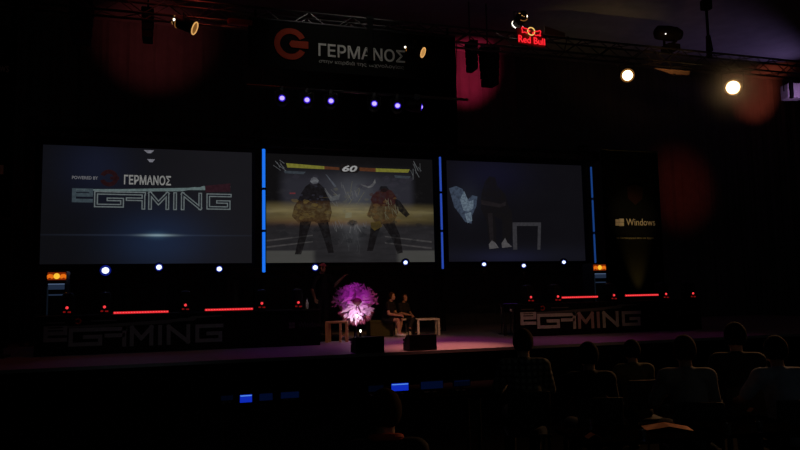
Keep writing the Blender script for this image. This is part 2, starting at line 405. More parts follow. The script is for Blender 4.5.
def scratch(cx_, cy_, wx, wy, cnt, m, nm, ang=0, thick=2.0):
    b = MB(); rr = random.Random(int(cx_*7+cy_))
    for _ in range(cnt):
        x, y = cx_+rr.uniform(-wx, wx), cy_+rr.uniform(-wy, wy); L = rr.uniform(8, 20); a_ = ang+rr.uniform(-.5, .5)
        p, q_ = Q(x-L*math.cos(a_), y-L*math.sin(a_)), Q(x+L*math.cos(a_), y+L*math.sin(a_))
        b.stroke([Vector(p), Vector(q_)], thick*.006*rr.uniform(.6, 1.3), -.003-rr.random()*.002, .008)
    part(nm, b, m, t)['kind'] = 'stuff'
scratch(86, 88, 12, 16, 7, GRY, 'corner_emblem', .9); scratch(556, 106, 16, 18, 9, GRY, 'corner_emblem', 1.1)
# left fighter: pale head, dark coat, braced legs
COAT = veil('coat_dark', (17, 15, 16), .86); LEG = veil('leg_dark', (16, 14, 15), .82); WAIST = veil('waist_brown', (44, 29, 17), .62); RJ = veil('jacket_red', (42, 20, 19), .78); RW = veil('waist_umber', (46, 32, 20), .55)
poly('fighter_shape', [(176, 160), (192, 149), (222, 150), (238, 164), (252, 196), (262, 214), (240, 216), (168, 216), (146, 214), (160, 184)], COAT)
poly('fighter_shape', [(148, 210), (258, 210), (266, 250), (258, 284), (214, 288), (206, 282), (150, 286), (128, 264), (136, 230)], WAIST)
poly('fighter_leg', [(156, 280), (196, 280), (180, 330), (160, 396), (138, 396), (152, 335)], LEG); poly('fighter_leg', [(214, 280), (252, 276), (262, 330), (273, 390), (254, 392), (238, 340)], LEG)
poly('fighter_head', [(191, 143), (195, 133), (203, 128), (214, 131), (221, 141), (216, 150), (200, 153)], veil('head_grey', (92, 94, 98), .8), -.004)
poly('light_wedge', [(240, 172), (268, 196), (296, 186), (290, 206), (262, 212)], veil('wedge_pale', (74, 76, 78), .6), -.003)
# right fighter: dark red jacket, bent knees
poly('fighter_jacket', [(400, 206), (408, 190), (424, 176), (448, 166), (474, 176), (490, 198), (484, 224), (450, 230), (410, 226)], RJ)
poly('fighter_head', [(428, 172), (436, 160), (456, 160), (464, 172), (452, 180), (436, 180)], COAT, -.004)
poly('fighter_shape', [(408, 222), (488, 222), (496, 250), (480, 288), (420, 292), (402, 262)], RW)
poly('fighter_arm', [(482, 200), (500, 210), (536, 258), (524, 268), (490, 238)], COAT); poly('fighter_arm', [(404, 214), (416, 222), (400, 270), (388, 262)], RW)
poly('fighter_leg', [(402, 286), (440, 288), (424, 330), (408, 384), (388, 384), (398, 330)], LEG); poly('fighter_leg', [(442, 290), (482, 284), (502, 330), (512, 390), (494, 394), (472, 336)], LEG)
poly('fighter_glove', [(400, 286), (434, 280), (440, 300), (414, 314), (402, 304)], veil('glove_ochre', (70, 58, 26), .6), -.005)
def smudges(cx_, cy_, wx, wy, cnt, m, r0=5, r1=14, nm='smoke_patch'):
    b = MB(); rr = random.Random(int(cx_*3+cy_+cnt))
    for k in range(cnt):
        x, y = cx_+rr.uniform(-wx, wx), cy_+rr.uniform(-wy, wy); r_ = rr.uniform(r0, r1)
        b.prism([Q(x+r_*rr.uniform(.6, 1.2)*math.cos(t_), y+r_*.6*rr.uniform(.6, 1.2)*math.sin(t_)) for t_ in [6.283*i/9 for i in range(9)]], -.006-.0002*k, -.0055-.0002*k)
    part(nm, b, m, t)['kind'] = 'stuff'
smudges(200, 240, 66, 34, 16, veil('smoke_olive', (84, 70, 38), .30)); smudges(445, 240, 60, 40, 16, veil('smoke_umber', (78, 58, 34), .30))
smudges(330, 210, 60, 40, 14, veil('smoke_grey', (84, 82, 66), .15)); smudges(200, 190, 40, 30, 10, veil('smoke_slate', (44, 44, 54), .3), 4, 9); smudges(440, 200, 40, 26, 10, veil('smoke_red', (50, 32, 26), .35), 4, 9)
smudges(330, 320, 250, 40, 26, veil('smoke_floor', (26, 26, 28), .30), 8, 20); smudges(330, 150, 240, 24, 18, veil('smoke_sky', (44, 42, 50), .25), 8, 20)
SPK = veil('spark_pale', (104, 100, 82), .7); SPG = veil('spark_grey', (92, 92, 92), .6)
scratch(470, 236, 36, 30, 14, SPK, 'spark', 1.1, 1.8); scratch(330, 296, 60, 9, 16, SPG, 'spark', 1.3, 1.3); scratch(300, 196, 50, 40, 10, SPG, 'spark', 1.2, 1.6); scratch(350, 200, 26, 40, 8, SPK, 'spark', -1.0, 1.6)
scratch(190, 236, 58, 40, 18, veil('streak_olive', (88, 74, 42), .4), 'spark', .05, 1.6); scratch(330, 345, 34, 38, 16, veil('streak_floor', (60, 60, 62), .35), 'spark', 1.57, 1.6)
poly('blade_shape', [(366, 152), (394, 160), (408, 150), (416, 134), (418, 148), (408, 162), (392, 166), (370, 158)], SPG)
poly('blade_shape', [(244, 118), (250, 122), (282, 160), (276, 164)], veil('blade_slate', (70, 74, 82), .6))
poly('red_fleck', [(120, 182), (140, 182), (140, 187), (120, 187)], veil('fleck_red', (100, 40, 44), .6))
for y_, a_ in ((330, 8), (352, -6)):
    poly('floor_line', [(40, y_+16), (200, y_-2), (200, y_+2), (40, y_+22)], veil('floor_line', (62, 60, 60), .6), .004)
    poly('floor_line', [(450, y_+2), (612, y_+20), (612, y_+26), (450, y_+6)], veil('floor_line', (62, 60, 60), .6), .004)
poly('energy_core', [(314, 252), (334, 250), (336, 268), (312, 270)], veil('core_pale', (104, 102, 82), .5), .004)

# ---- right screen: live picture of the stage
t, s, cx = screen(2, 'right projection screen with a dim live picture of the stage')
m, n = pic('live_picture')
n.sum(lin(12, 11, 15), [(n.g2(.33, .88, .24, .20), lin(4, 4, 22)), (n.g2(.40, .04, .26, .07), lin(8, 9, 28)), (n.g1(n.v, .06, .10), lin(5, 6, 12)),
        (n.g2(.15, .62, .1, .2), lin(14, 16, 22)), (n.noise(4), lin(5, 5, 6))])
part('screen_surface', s, m, t)
Q = lambda X, Y: P(430+X/3.461, 145+Y/3.461, cx)
LB = veil('live_pale', (96, 110, 122), .62, 16, .4, .6); LB2 = veil('live_blue', (56, 66, 82), .58, 12, .38, .62); LW = semis('live_white', (70, 68, 70)); LF = semis('live_frame', (46, 45, 49)); LD = veil('live_dark', (17, 15, 16), .55, 5); LSK = veil('live_skin', (30, 26, 28), .6, 6)
poly('bright_petals', [(66, 150), (90, 142), (112, 152), (124, 176), (132, 188), (146, 174), (164, 178), (160, 212), (146, 244), (144, 272), (122, 266), (104, 240), (84, 214)], LB2)
poly('petal', [(104, 188), (118, 160), (134, 196), (150, 190), (150, 218), (134, 232), (116, 226)], LB, -.004)
poly('petal', [(120, 238), (142, 232), (146, 262), (130, 270)], LB, -.004)
poly('seated_figure', [(190, 128), (206, 108), (226, 112), (232, 140), (262, 172), (268, 200), (284, 236), (286, 282), (272, 338), (252, 340), (250, 260), (224, 246), (230, 300), (228, 338), (206, 338), (196, 260), (176, 220), (178, 170)], LD, .001)
poly('bare_arm', [(176, 190), (244, 204), (262, 196), (262, 210), (240, 216), (178, 206)], LSK)
poly('bare_leg', [(200, 236), (216, 236), (220, 334), (208, 334)], LSK)
poly('shoe', [(204, 344), (214, 330), (226, 338), (238, 356), (206, 360)], LW)
poly('shoe', [(248, 340), (260, 322), (268, 338), (284, 352), (250, 356)], LW)
poly('table_top', [(286, 268), (384, 268), (384, 280), (286, 280)], LF)
poly('table_leg', [(286, 280), (300, 280), (302, 362), (288, 362)], LF); poly('table_leg', [(374, 280), (384, 280), (382, 362), (372, 362)], LF)

# ------------------------------------------------------------------ trusses
def truss(label, a, b, sec=.32, n=24, up=(0, 0, 1), m=TRUSSM, rad=.025, group=None):
    a, b = Vector(a), Vector(b); d = b-a; L = d.length
    t = thing('lighting_truss', label, 'truss', a, 0, group)
    t.rotation_euler = d.to_track_quat('X', 'Z' if abs(d.normalized().z) < .9 else 'Y').to_euler()
    h = sec/2; lc = MB()
    for y, z in ((-h, -h), (h, -h), (h, h), (-h, h)):
        part('chord', MB().cyl((0, y, z), (L, y, z), rad, rad, 10), m, t, True)
    for i in range(n):
        x0, x1 = L*i/n, L*(i+1)/n; f = 1 if i % 2 else -1
        for y in (-h, h): lc.cyl((x0, y, -h*f), (x1, y, h*f), rad*.5, rad*.5, 6)
        for z in (-h, h): lc.cyl((x0, -h*f, z), (x1, h*f, z), rad*.5, rad*.5, 6)
    part('lacing', lc, m, t)
    part('end_plate', MB().box((.01, 0, 0), (.02, sec+.05, sec+.05)), m, t); part('end_plate', MB().box((L-.01, 0, 0), (.02, sec+.05, sec+.05)), m, t)
    return t
TY = 14.33
truss('long dark lighting truss across the top above the red ring banner', (-6.9, TY, 7.55), (25.9, TY, 7.55), .34, 70)
FT = mat('frame_truss_metal', (.035, .035, .038), .5, .6)
truss('dark truss along the top edge of the three screens', (-3.85, 19.72, 6.10), (12.9, 19.72, 6.10), .28, 40, m=FT)
truss('dark truss under the three screens carrying small blue spotlights', (-3.85, 19.72, 2.42), (12.9, 19.72, 2.42), .24, 40, m=FT)
for x, lb in ((-3.78, 'truss post at the outer left edge of the left screen'), (1.975, 'truss post behind blue tubes between left and middle screens'),
              (7.35, 'truss post behind blue tubes between middle and right screens'), (12.5, 'truss post at the outer right edge of the right screen')):
    truss(lb, (x, 19.86, SZ), (x, 19.86, 6.5), .22, 16, m=FT, rad=.02)
lp = thing('lamp_bar', 'thin dark bar under the hanging banner with six purple spotlights', 'lamp bar', (1.2, TY, 6.12))
part('tube', MB().cyl((0, 0, 0), (4.9, 0, 0), .03), TRUSSM, lp, True)
for x in (.3, 4.6): part('hanger', MB().cyl((x, 0, 0), (x, -.17, 1.26), .012, .012, 8), DMETAL, lp)

# ------------------------------------------------------------------ hanging ring banner
bn = thing('hanging_banner', 'black hanging banner with a red ring logo and grey Greek lettering', 'banner', (3.45, TY-.28, 6.42))
bw_ = MB().box((0, 0, .5), (4.5, .02, 1.0)); part('cloth', bw_, BLACK, bn)
part('top_batten', MB().cyl((-2.25, .0, 1.02), (2.25, .0, 1.02), .03), DMETAL, bn)
for x in (-2.1, 2.1): part('strap', MB().box((x, .03, 1.10), (.05, .01, .24)), BLACK, bn)
BY = TY-.30
def B(px, py): p = at(px, py, BY); return (p.x-3.45, p.z-6.42)
c0 = B(290.5, 44)
rg = MB(); 
pts = []
for k in range(41):
    a_ = R(28)+(2*math.pi-R(56))*k/40; pts.append((c0[0]+.335*math.cos(a_)*1.0, c0[1]+.335*math.sin(a_)))
for k in range(40):
    def rad_(p, q): return (c0[0]+(p[0]-c0[0])*q, c0[1]+(p[1]-c0[1])*q)
    rg.prism([rad_(pts[k], .64), rad_(pts[k], 1), rad_(pts[k+1], 1), rad_(pts[k+1], .64)], -.03, -.015)
rg.prism([(c0[0]+.02, c0[1]-.075), (c0[0]+.37, c0[1]-.075), (c0[0]+.37, c0[1]+.075), (c0[0]+.02, c0[1]+.075), (c0[0]-.03, c0[1])], -.034, -.016)
part('ring_logo', rg, PRINTRED, bn)
p0, p1 = B(318.5, 56), B(405, 50.5)
text('lettering', 'ΓΕΡΜΑΝΟΣ', (p0[0], p1[0], p0[1], p1[1]), -.018, PRINT, bn, bold=.015)
p0, p1 = B(319, 63.5), B(404, 65.6)
text('tagline_lettering', 'στην καρδιά της τεχνολογίας', (p0[0], p1[0], p0[1], p1[1]), -.018, mat('tagline_print', (.34, .34, .33), .7, spec=.1), bn, bold=.01)
# cable loom hanging in front of the lettering
p0 = at(370, 38, TY-.36); p1 = at(370.5, 61, TY-.36)
cl = thing('cable_loom', 'black cable bundle hanging in front of the Greek banner lettering', 'cable', (p1.x, p1.y, p1.z))
part('cable', MB().box((0, 0, .5), (.13, .03, 1.0), 0, .012), BLACK, cl)
part('cable_tie', MB().box((0, 0, .94), (.15, .07, .04)), BPLASTIC, cl)

# ------------------------------------------------------------------ LED tubes beside the screens
BLUE = emis('tube_blue', (.015, .20, 1.0), .85); BLUE2 = emis('tube_blue_dim', (.04, .12, .75), .5); BLUE3 = emis('tube_blue_faint', (.02, .10, .42), .42)
def ledtube(x, z0, z1, m, label, wid):
    t = thing('led_tube', label, 'light tube', (x, 19.42, z0), 0, 'blue light tubes beside the screens')
    L = z1-z0
    part('tube', MB().cyl((0, 0, .02), (0, 0, L-.02), wid/2, wid/2, 14), m, t, True)
    part('back_rail', MB().box((0, .06, L/2), (wid*1.3, .03, L)), DMETAL, t); part('bracket', MB().box((0, .2, L*.5), (.04, .28, .04)), DMETAL, t)
    for z in (.012, L-.012): part('end_cap', MB().cyl((0, 0, z-.012), (0, 0, z+.012), wid/2+.008), BPLASTIC, t)
for (pxa, pxb, ys, m, wid, where) in ((262.3, 265.3, (148, 189, 231, 273.5), BLUE, .085, 'between the left and middle screens'),
                                     (439.2, 443.5, (156, 192.5, 231, 270), BLUE2, .06, 'between the middle and right screens'),
                                     (590.8, 595.2, (166, 199, 233, 264), BLUE3, .055, 'at the right edge of the right screen')):
    X = at((pxa+pxb)/2, 210, 19.42).x
    for k, nm in ((0, 'top'), (1, 'middle'), (2, 'bottom')):
        za, zb = at((pxa+pxb)/2, ys[k+1]-.3, 19.42).z, at((pxa+pxb)/2, ys[k]+.3, 19.42).z
        ledtube(X, za, zb, m, f'{nm} blue light tube of the column {where}', wid)

# ------------------------------------------------------------------ small spotlights
LENSW = emis('lens_white', (.66, .75, 1.0), 1.8); LENSB = emis('lens_blue_halo', (.02, .05, 1.0), .16); LENSV = emis('lens_violet', (.34, .26, 1.0), 1.9); LENSVR = emis('lens_violet_halo', (.06, .015, .9), .50)  # outer lens tones put the soft halo around each core into emission
def ledspot(loc, core, rng, rc, rr, label, group, up=True):
    t = thing('stage_spotlight', label, 'spotlight', loc, 0, group)
    part('housing', MB().lathe([(.10, -.30), (.125, -.20), (.125, .0), (rr+.03 if rr > .09 else .125, .02)], n=20, axis='Y'), BPLASTIC, t, True)
    l = part('lens', MB().cyl((0, -.022, 0), (0, -.030, 0), rr, rr, 20), rng, t)
    part('lamp_core', MB().ball((0, -.032, 0), (rc, .02, rc*.92)), core, l, True)
    s_ = 1 if up else -1
    part('yoke', MB().tube([(-.14, .1, 0), (-.14, .1, -s_*.18), (.14, .1, -s_*.18), (.14, .1, 0)], .01), DMETAL, t)
    part('clamp', MB().box((0, .1, -s_*.225), (.06, .12, .10)), DMETAL, t)
    aim = (CAM-Vector(loc)); 
    t.rotation_euler = (0, 0, math.atan2(aim.x, -aim.y)*.8)
    return t
low = [(105.5, 270.5, .092, .135, 'brightest blue spotlight, under the left screen beside the drinks cooler'), (159, 267.3, .072, .10, 'small white-blue spotlight under the middle of the left screen'),
       (219.3, 269, .068, .09, 'small spotlight under the right half of the left screen'), (315.2, 267.6, .072, .10, 'small spotlight beside the standing man with the pink-painted cap'),
       (405.5, 262.5, .06, .08, 'small spotlight under the right corner of the middle screen'), (484, 264.3, .055, .075, 'first small spotlight under the right screen, nearest its left corner'),
       (523.7, 265.7, .055, .075, 'small spotlight under the centre of the right screen'), (563.8, 262.2, .055, .07, 'small spotlight under the right end of the right screen')]
for px, py, rc, rr, lb in low: ledspot(at(px, py, 19.42), LENSW, LENSB, rc, rr, lb, 'small spotlights on the truss under the screens')
hi = ['leftmost of the six purple spotlights under the Greek banner', 'second purple spotlight from the left under the Greek banner', 'third purple spotlight, just left of the gap in the row',
      'fourth purple spotlight, just right of the gap in the row', 'fifth purple spotlight from the left under the Greek banner', 'rightmost of the six spotlights, seen as a thin purple slit']
for k, (px, py) in enumerate(((282, 98.5), (307, 100.3), (331, 101.3), (374.3, 104), (397.5, 106), (420.5, 107))):
    o = ledspot(at(px, py, TY-.08), LENSV, LENSVR, .052 if k < 5 else .04, .072, hi[k], 'purple spotlights on the bar under the banner', False)
    if k == 5: o.rotation_euler = (R(8), 0, R(66))

# ------------------------------------------------------------------ par cans
GOLD = emis('lamp_gold', (1, .52, .16), .75); GOLDD = emis('lamp_amber', (.8, .32, .07), .22); WARMW = emis('lamp_warm_white', (1, .66, .30), 8.0); WARMR = emis('reflector_glow', (1, .40, .10), .16)
HOTW = emis('bulb_white', (1, .92, .75), 3.0)
V3 = Vector
def parcan(label, loc, aim, lensm, rimm, ln=.36, r=.115, core=None, vents=True, yoke_up=.26):
    t = thing('par_can', label, 'stage lamp', loc, 0, 'par cans on the long truss')
    d = Vector(aim).normalized(); t.rotation_euler = d.to_track_quat('X', 'Z').to_euler(); inv = t.rotation_euler.to_quaternion().inverted()
    part('can_body', MB().lathe([(r*.55, -ln/2-.07), (r*.82, -ln/2), (r, -ln/2+.05), (r, ln/2), (r*.93, ln/2), (r*.93, ln/2-.05), (r*.5, ln/2-.10)], axis='X', n=28), BPLASTIC, t, True)
    rim = part('rim', MB().torus((ln/2, 0, 0), (1, 0, 0), r*.99, .012), rimm, t, True)  # lamp light catching the rim is put in as emission
    l = part('lens', MB().lathe([(.0001, ln/2+.006), (r*.5, ln/2+.002), (r*.92, ln/2-.012)], axis='X', n=28), lensm, t, True)
    if core: part('bulb', MB().ball((ln/2+.004, 0, 0), (.025, core, core)), WARMW, l, True)
    if vents:
        v = MB(); rr = random.Random(3)
        for k in range(14):
            a_ = rr.uniform(0, 6.28); q = rr.uniform(.4, .85)
            v.ball((-ln/2-.03-.04*(1-q), math.cos(a_)*r*q, math.sin(a_)*r*q), .009, 1)
        part('rear_vents', v, GOLD, t)
        part('socket_glow', MB().ball((-ln/2+.0, -r*.75, -.02), .026), HOTW, t, True, 'white-hot gap at the socket')
        part('colour_clip', MB().torus((-ln/2+.04, 0, 0), (1, 0, 0), r*1.02, .010, a0=R(200), a1=R(300)), GOLDD, t)
    up = inv @ Vector((0, 0, 1)); sd = Vector((1, 0, 0)).cross(up).normalized()
    part('yoke', MB().tube([sd*(r+.02), sd*(r+.02)+up*yoke_up*.7, -sd*(r+.02)+up*yoke_up*.7, -sd*(r+.02)], .011), DMETAL, t)
    hook = inv @ (V3((loc.x, TY-.17, 7.38 if loc.z < 7.35 else 7.72))-V3(loc))
    part('clamp', MB().tube([up*yoke_up*.7, hook], .02), mat('clamp_metal', (.25, .12, .10), .4, .5), t)
    return t
aimR = RGT*.95 + FWD*.02 - _Z*.40
parcan('par can by the red-lit truss at top left, gold rim glowing', at(185.5, 24.5, TY-.35), aimR, GOLDD, GOLD, .40, .125)
parcan('par can at the right end of the Greek lettering, gold lens', at(415, 50, TY-.35), aimR-FWD*.36, emis('lamp_gold_lens', (1, .5, .14), .5), GOLD, .40, .105)
parcan('par can with white light painted on its rim, right above the red neon sign', at(520, 20, TY-.15), FWD*.8-RGT*.25-_Z*.45, GOLDD, HOTW, .30, .13)
toc = lambda p: (CAM-p)
p = at(627, 75, 14.0); parcan('smaller of the two bright round lamps facing the hall', p, toc(p)+RGT*1.2-_Z*1, WARMR, GOLDD, .34, .15, .122, False, .36)
p = at(733, 87.5, 14.0); parcan('larger, brightest round lamp facing the hall at upper right', p, toc(p), emis('reflector_hot', (1, .36, .10), .20), BPLASTIC, .40, .23, .165, False, .55)

# ------------------------------------------------------------------ devices on the truss, right half
p = at(668, 35, TY)
mh = thing('moving_head', 'dark moving-head light standing on top of the truss at right', 'stage lamp', (p.x, p.y, 7.74))
b = MB().lathe([(.10, -.36), (.17, -.30), (.19, .0), (.18, .22), (.13, .36)], c=(0, 0, .44), axis='X', n=20)
part('head', b, BPLASTIC, mh, True)
part('yoke_arm', MB().tube([(.05, -.22, .44), (.05, -.22, .16), (.05, .22, .16), (.05, .22, .44)], .03), BPLASTIC, mh)
part('base', MB().box((.05, 0, .07), (.34, .34, .14), 0, .02), BPLASTIC, mh)
part('status_lamp', MB().ball((-.22, -.19, .34), .02), emis('status_white', (1, .95, .9), 1.2), mh)
p = at(709, 50, TY+.05)
ch = thing('chain_hoist', 'dark chain hoist on a vertical chain above the truss at right', 'hoist', (p.x, p.y, 7.7))
part('motor', MB().box((0, 0, 1.38), (.24, .2, .26), 0, .03), BPLASTIC, ch)
part('chain', MB().cyl((0, 0, 0), (0, 0, 2.8), .035, .035, 8), BPLASTIC, ch); part('hook', MB().torus((0, 0, .04), (0, 1, 0), .07, .02), DMETAL, ch); part('chain_bag', MB().cyl((.02, 0, .15), (.0, 0, .55), .09, .06), BLACK, ch)
p = at(793, 92, TY-.2)
fx = thing('light_fixture', 'pale boxy lamp fixture with a dark round lens at far right', 'stage lamp', (p.x, p.y, p.z))
PALE = mat('pale_housing', (.60, .55, .62), .5)
part('housing', MB().box((0, 0, 0), (.50, .34, .40), R(-12), .03), PALE, fx)
part('lens', MB().cyl((.07, -.19, .0), (.11, -.22, 0), .12, .12, 20), BPLASTIC, fx); part('grip', MB().box((-.22, -.15, 0), (.08, .10, .44), R(-12), .01), BPLASTIC, fx)
part('yoke', MB().tube([(-.3, 0, 0), (-.3, 0, .3), (.3, 0, .3), (.3, 0, 0)], .014), DMETAL, fx)
spot('purple_fixture_fill', (14.4, 12.6, 6.0), (p.x, p.y, p.z), (.75, .45, 1), 60, 26, 1.0)  # unseen purple fill added to brighten the pale fixture
p = at(240, 22.5, TY-.25)
gb = thing('red_lit_fixture', 'short fixture with painted red light, clamped under the truss left of the banner', 'stage lamp', (p.x, p.y, p.z))
part('housing', MB().box((0, 0, 0), (.50, .12, .13), 0, .03), mat('red_lit_tone', (.6, .06, .03), .5), gb)  # red light on the housing put into its colour
part('clamp', MB().cyl((0, .05, .05), (0, .2, .2), .02), DMETAL, gb)
# tan boards added for lit ceiling showing past the truss
TAN = mat('lit_patch_tan', (.38, .26, .17), .8)
def panel(pts, y, label, th=.03):
    P3 = [at(*q, y) for q in pts]; c = sum(P3, Vector())/len(P3)
    t = thing('lit_patch_board', label, 'panel', (c.x, y, c.z))
    part('board', MB().prism([(q.x-c.x, q.z-c.z) for q in P3], 0, th), TAN, t)
    part('clip', MB().box((P3[-1].x-c.x+.05, -.01, P3[-1].z-c.z-.03), (.06, .06, .06)).cyl((P3[-1].x-c.x+.05, .0, P3[-1].z-c.z-.03), (P3[-1].x-c.x+.05, .14, 7.39-c.z), .012), DMETAL, t)
panel([(545, 34), (545, 26), (565, 33), (565, 37)], TY-.3, 'small tan wedge standing for a lit patch, just right of the red neon sign')
panel([(655, 68), (690, 71), (689, 75), (672, 74)], TY-.3, 'thin tan wedge standing for lit ceiling under the truss between the two round lamps')

# ------------------------------------------------------------------ red neon sign
p = at(531, 34, TY-.5)
ns = thing('neon_sign', 'glowing red neon sign with a yellow ring hanging from the truss', 'sign', (p.x, p.y, p.z))
NR = emis('neon_red', (1, .02, .03), 1.1); NRD = emis('neon_red_dim', (.75, .008, .012), .55); NY = emis('neon_yellow', (1, .62, .16), 1.0)
NS = lambda px, py: (lambda q: (q.x-p.x, q.z-p.z))(at(px, py, TY-.5))
part('back_board', MB().prism([NS(517, 27), NS(519, 42.5), NS(546, 47.5), NS(543, 31)], .03, .06), mat('sign_board', (.20, .01, .01), .4), ns)
me = tmesh('lettering', 'Red Bull', 0, 1, 0, 1, 0, th=.02, bold=.004)
q0, q1, q2, q3 = NS(518.5, 42), NS(545, 45.5), NS(518.3, 35), NS(544.5, 39)
for v in me.vertices:
    u_, v_ = v.co.x, v.co.z
    X = (q0[0]*(1-u_)+q1[0]*u_)*(1-v_)+(q2[0]*(1-u_)+q3[0]*u_)*v_; Zc = (q0[1]*(1-u_)+q1[1]*u_)*(1-v_)+(q2[1]*(1-u_)+q3[1]*u_)*v_
    v.co = Vector((X, v.co.y-.01, Zc))
link('lettering', me, NR, ns)
c0 = NS(531, 31.5)
part('ring_tube', MB().torus((c0[0], -.01, c0[1]), (0, 1, 0), .088, .012), NY, ns, True)
for sg in (-1, 1):
    bull = [(.03, -.02), (.10, .03), (.16, .035), (.22, .06), (.24, .03), (.22, -.02), (.23, -.07), (.17, -.05), (.12, -.07), (.08, -.05), (.03, -.02)]
    part('animal_tube', MB().tube([(c0[0]+sg*x, -.012, c0[1]+z-sg*.02) for x, z in bull], .012), NR, ns)
for x in (-.2, .2): part('hanger', MB().cyl((x, .045, -.05), (x, .37, -.05), .012), DMETAL, ns)

# ------------------------------------------------------------------ hanging speakers
def array(px, ytop, ybot, Y, n, wpx, label, lean=0.0):
    top = at(px, ytop, Y); bot = at(px, ybot, Y); wid = wpx/FPX*Y*1.02; H = top.z-bot.z
    t = thing('hanging_speakers', label, 'speaker', (bot.x, Y, bot.z), 0, 'hanging black speaker columns')
    h = H/n
    for k in range(n):
        f = (n-1-k)/n
        o = part('cabinet', MB().box((lean*f*f, 0, H-h*(k+.5)), (wid*(1-.06*k), .45, h*.94), 0, .02), BPLASTIC, t)
        part('grille', MB().box((lean*f*f, -.235, H-h*(k+.5)), (wid*(1-.06*k)*.9, .02, h*.8)), mat('grille', (.02, .02, .02), .7), o)
    part('rigging', MB().cyl((0, .1, H), (0, .1, min(H+1.5, 10.4-bot.z)), .02), DMETAL, t)
    return t
array(490, 47, 86, 18.5, 5, 19, 'largest hanging speaker column, in front of the crimson-lit drape')
array(472, 42, 71, 18.5, 4, 9, 'narrow hanging speaker column at the left edge of the crimson drape')
array(81, -14, 43, 16.5, 6, 22, 'widest hanging speaker column at upper left')
array(147.5, 10, 41, 16.5, 4, 11, 'narrow hanging speaker column left of the red-lit drape lamp')
array(17, -8, 28, 16.5, 4, 8, 'narrow hanging speaker column at the top left corner')
# side drape that cuts off the crimson light
p = at(456, 80, 21.4)
sd = thing('side_drape', 'black drape hanging above the screens left of the crimson light', 'curtain', (p.x-1.7, 21.4, 5.9))
dm = MB(); N = 60
g0 = [dm.bm.verts.new((-1.7+3.4*i/N, .05*math.sin(i*.9), 0)) for i in range(N+1)]; g1 = [dm.bm.verts.new((-1.7+3.4*i/N, .05*math.sin(i*.9), 4.5)) for i in range(N+1)]
for i in range(N): dm.bm.faces.new((g0[i], g0[i+1], g1[i+1], g1[i]))
dmo = part('cloth', dm, BLACK, sd); so = dmo.modifiers.new('thickness', 'SOLIDIFY'); so.thickness = .02
part('batten', MB().cyl((-1.7, 0, 4.52), (1.7, 0, 4.52), .03), DMETAL, sd)

# ------------------------------------------------------------------ tall banners
WY = 18.3
def tallbanner(px0, px1, zt, Y, label, name='tall_banner'):
    a, b = at(px0, 220, Y), at(px1, 220, Y); cx = (a.x+b.x)/2; wd = b.x-a.x
    t = thing(name, label, 'banner', (cx, Y, SZ), 0)
    part('cloth', MB().box((0, 0, (zt-SZ)/2+.1), (wd, .02, zt-SZ-.2)), BLACK, t)
    part('top_bar', MB().cyl((-wd/2, 0, zt-SZ), (wd/2, 0, zt-SZ), .03), DMETAL, t)
    for x in (-wd*.35, wd*.35): part('post', MB().cyl((x, .06, 0), (x, .06, zt-SZ), .035), DMETAL, t)
    part('foot', MB().box((0, .06, .02), (wd, .6, .04)), DMETAL, t)
    return t, cx
t, cx = tallbanner(604, 661, 6.05, WY, 'tall black banner with a window logo, right of the screens')
W = lambda px, py: (lambda q: (q.x-cx, q.z-SZ))(at(px, py, WY-.02))
WP = mat('cream_print', (.85, .74, .58), .7, var=.05)
for ax, ay, bx, by in ((615.5, 219.2, 619.0, 222.15), (619.2, 218.6, 624, 222.05), (615.5, 222.35, 619.0, 225.6), (619.2, 222.3, 624, 226)):
    a, b = W(ax, ay), W(bx, by); part('logo_pane', MB().box(((a[0]+b[0])/2, -.016, (a[1]+b[1])/2), (b[0]-a[0], .012, a[1]-b[1])), WP, t)
a, b = W(626.5, 225.3), W(655, 219)
text('lettering', 'Windows', (a[0], b[0], a[1], b[1]), -.016, WP, t)
a, b = W(616.5, 239.3), W(654, 237)
text('small_lettering', 'το λειτουργικό που σε ξέρει', (a[0], b[0], a[1], b[1]), -.016, mat('cream_print_dim', (.40, .36, .26), .7), t)
c0 = W(635, 194)
part('red_emblem', MB().prism([(c0[0]-.28, c0[1]+.22), (c0[0]+.02, c0[1]+.30), (c0[0]+.30, c0[1]+.2), (c0[0]+.26, c0[1]-.14), (c0[0], c0[1]-.34), (c0[0]-.25, c0[1]-.14)], -.018, -.008), mat('dark_red_print', (.022, .003, .0025), .8), t)
spot('house_lamp_window_banner', (9.0, 9.0, 7.4), (cx, WY, 4.0), (1, .72, .42), 620, 10, 1.0)
a = W(637, 290)
ul = thing('uplight', 'small warm uplight at the foot of the window-logo banner', 'floor lamp', (cx+.1, WY-.42, SZ))
part('can', MB().lathe([(.07, 0), (.08, .22), (.075, .22), (.05, .16)], n=16), BPLASTIC, ul, True); part('lens', MB().cyl((0, 0, .17), (0, 0, .18), .055), GOLDD, ul)
spot('banner_uplight', (cx+.1, WY-.42, SZ+.3), (cx+.02, WY, SZ+2.6), (1, .66, .16), 150, 34, 1.0, .04)

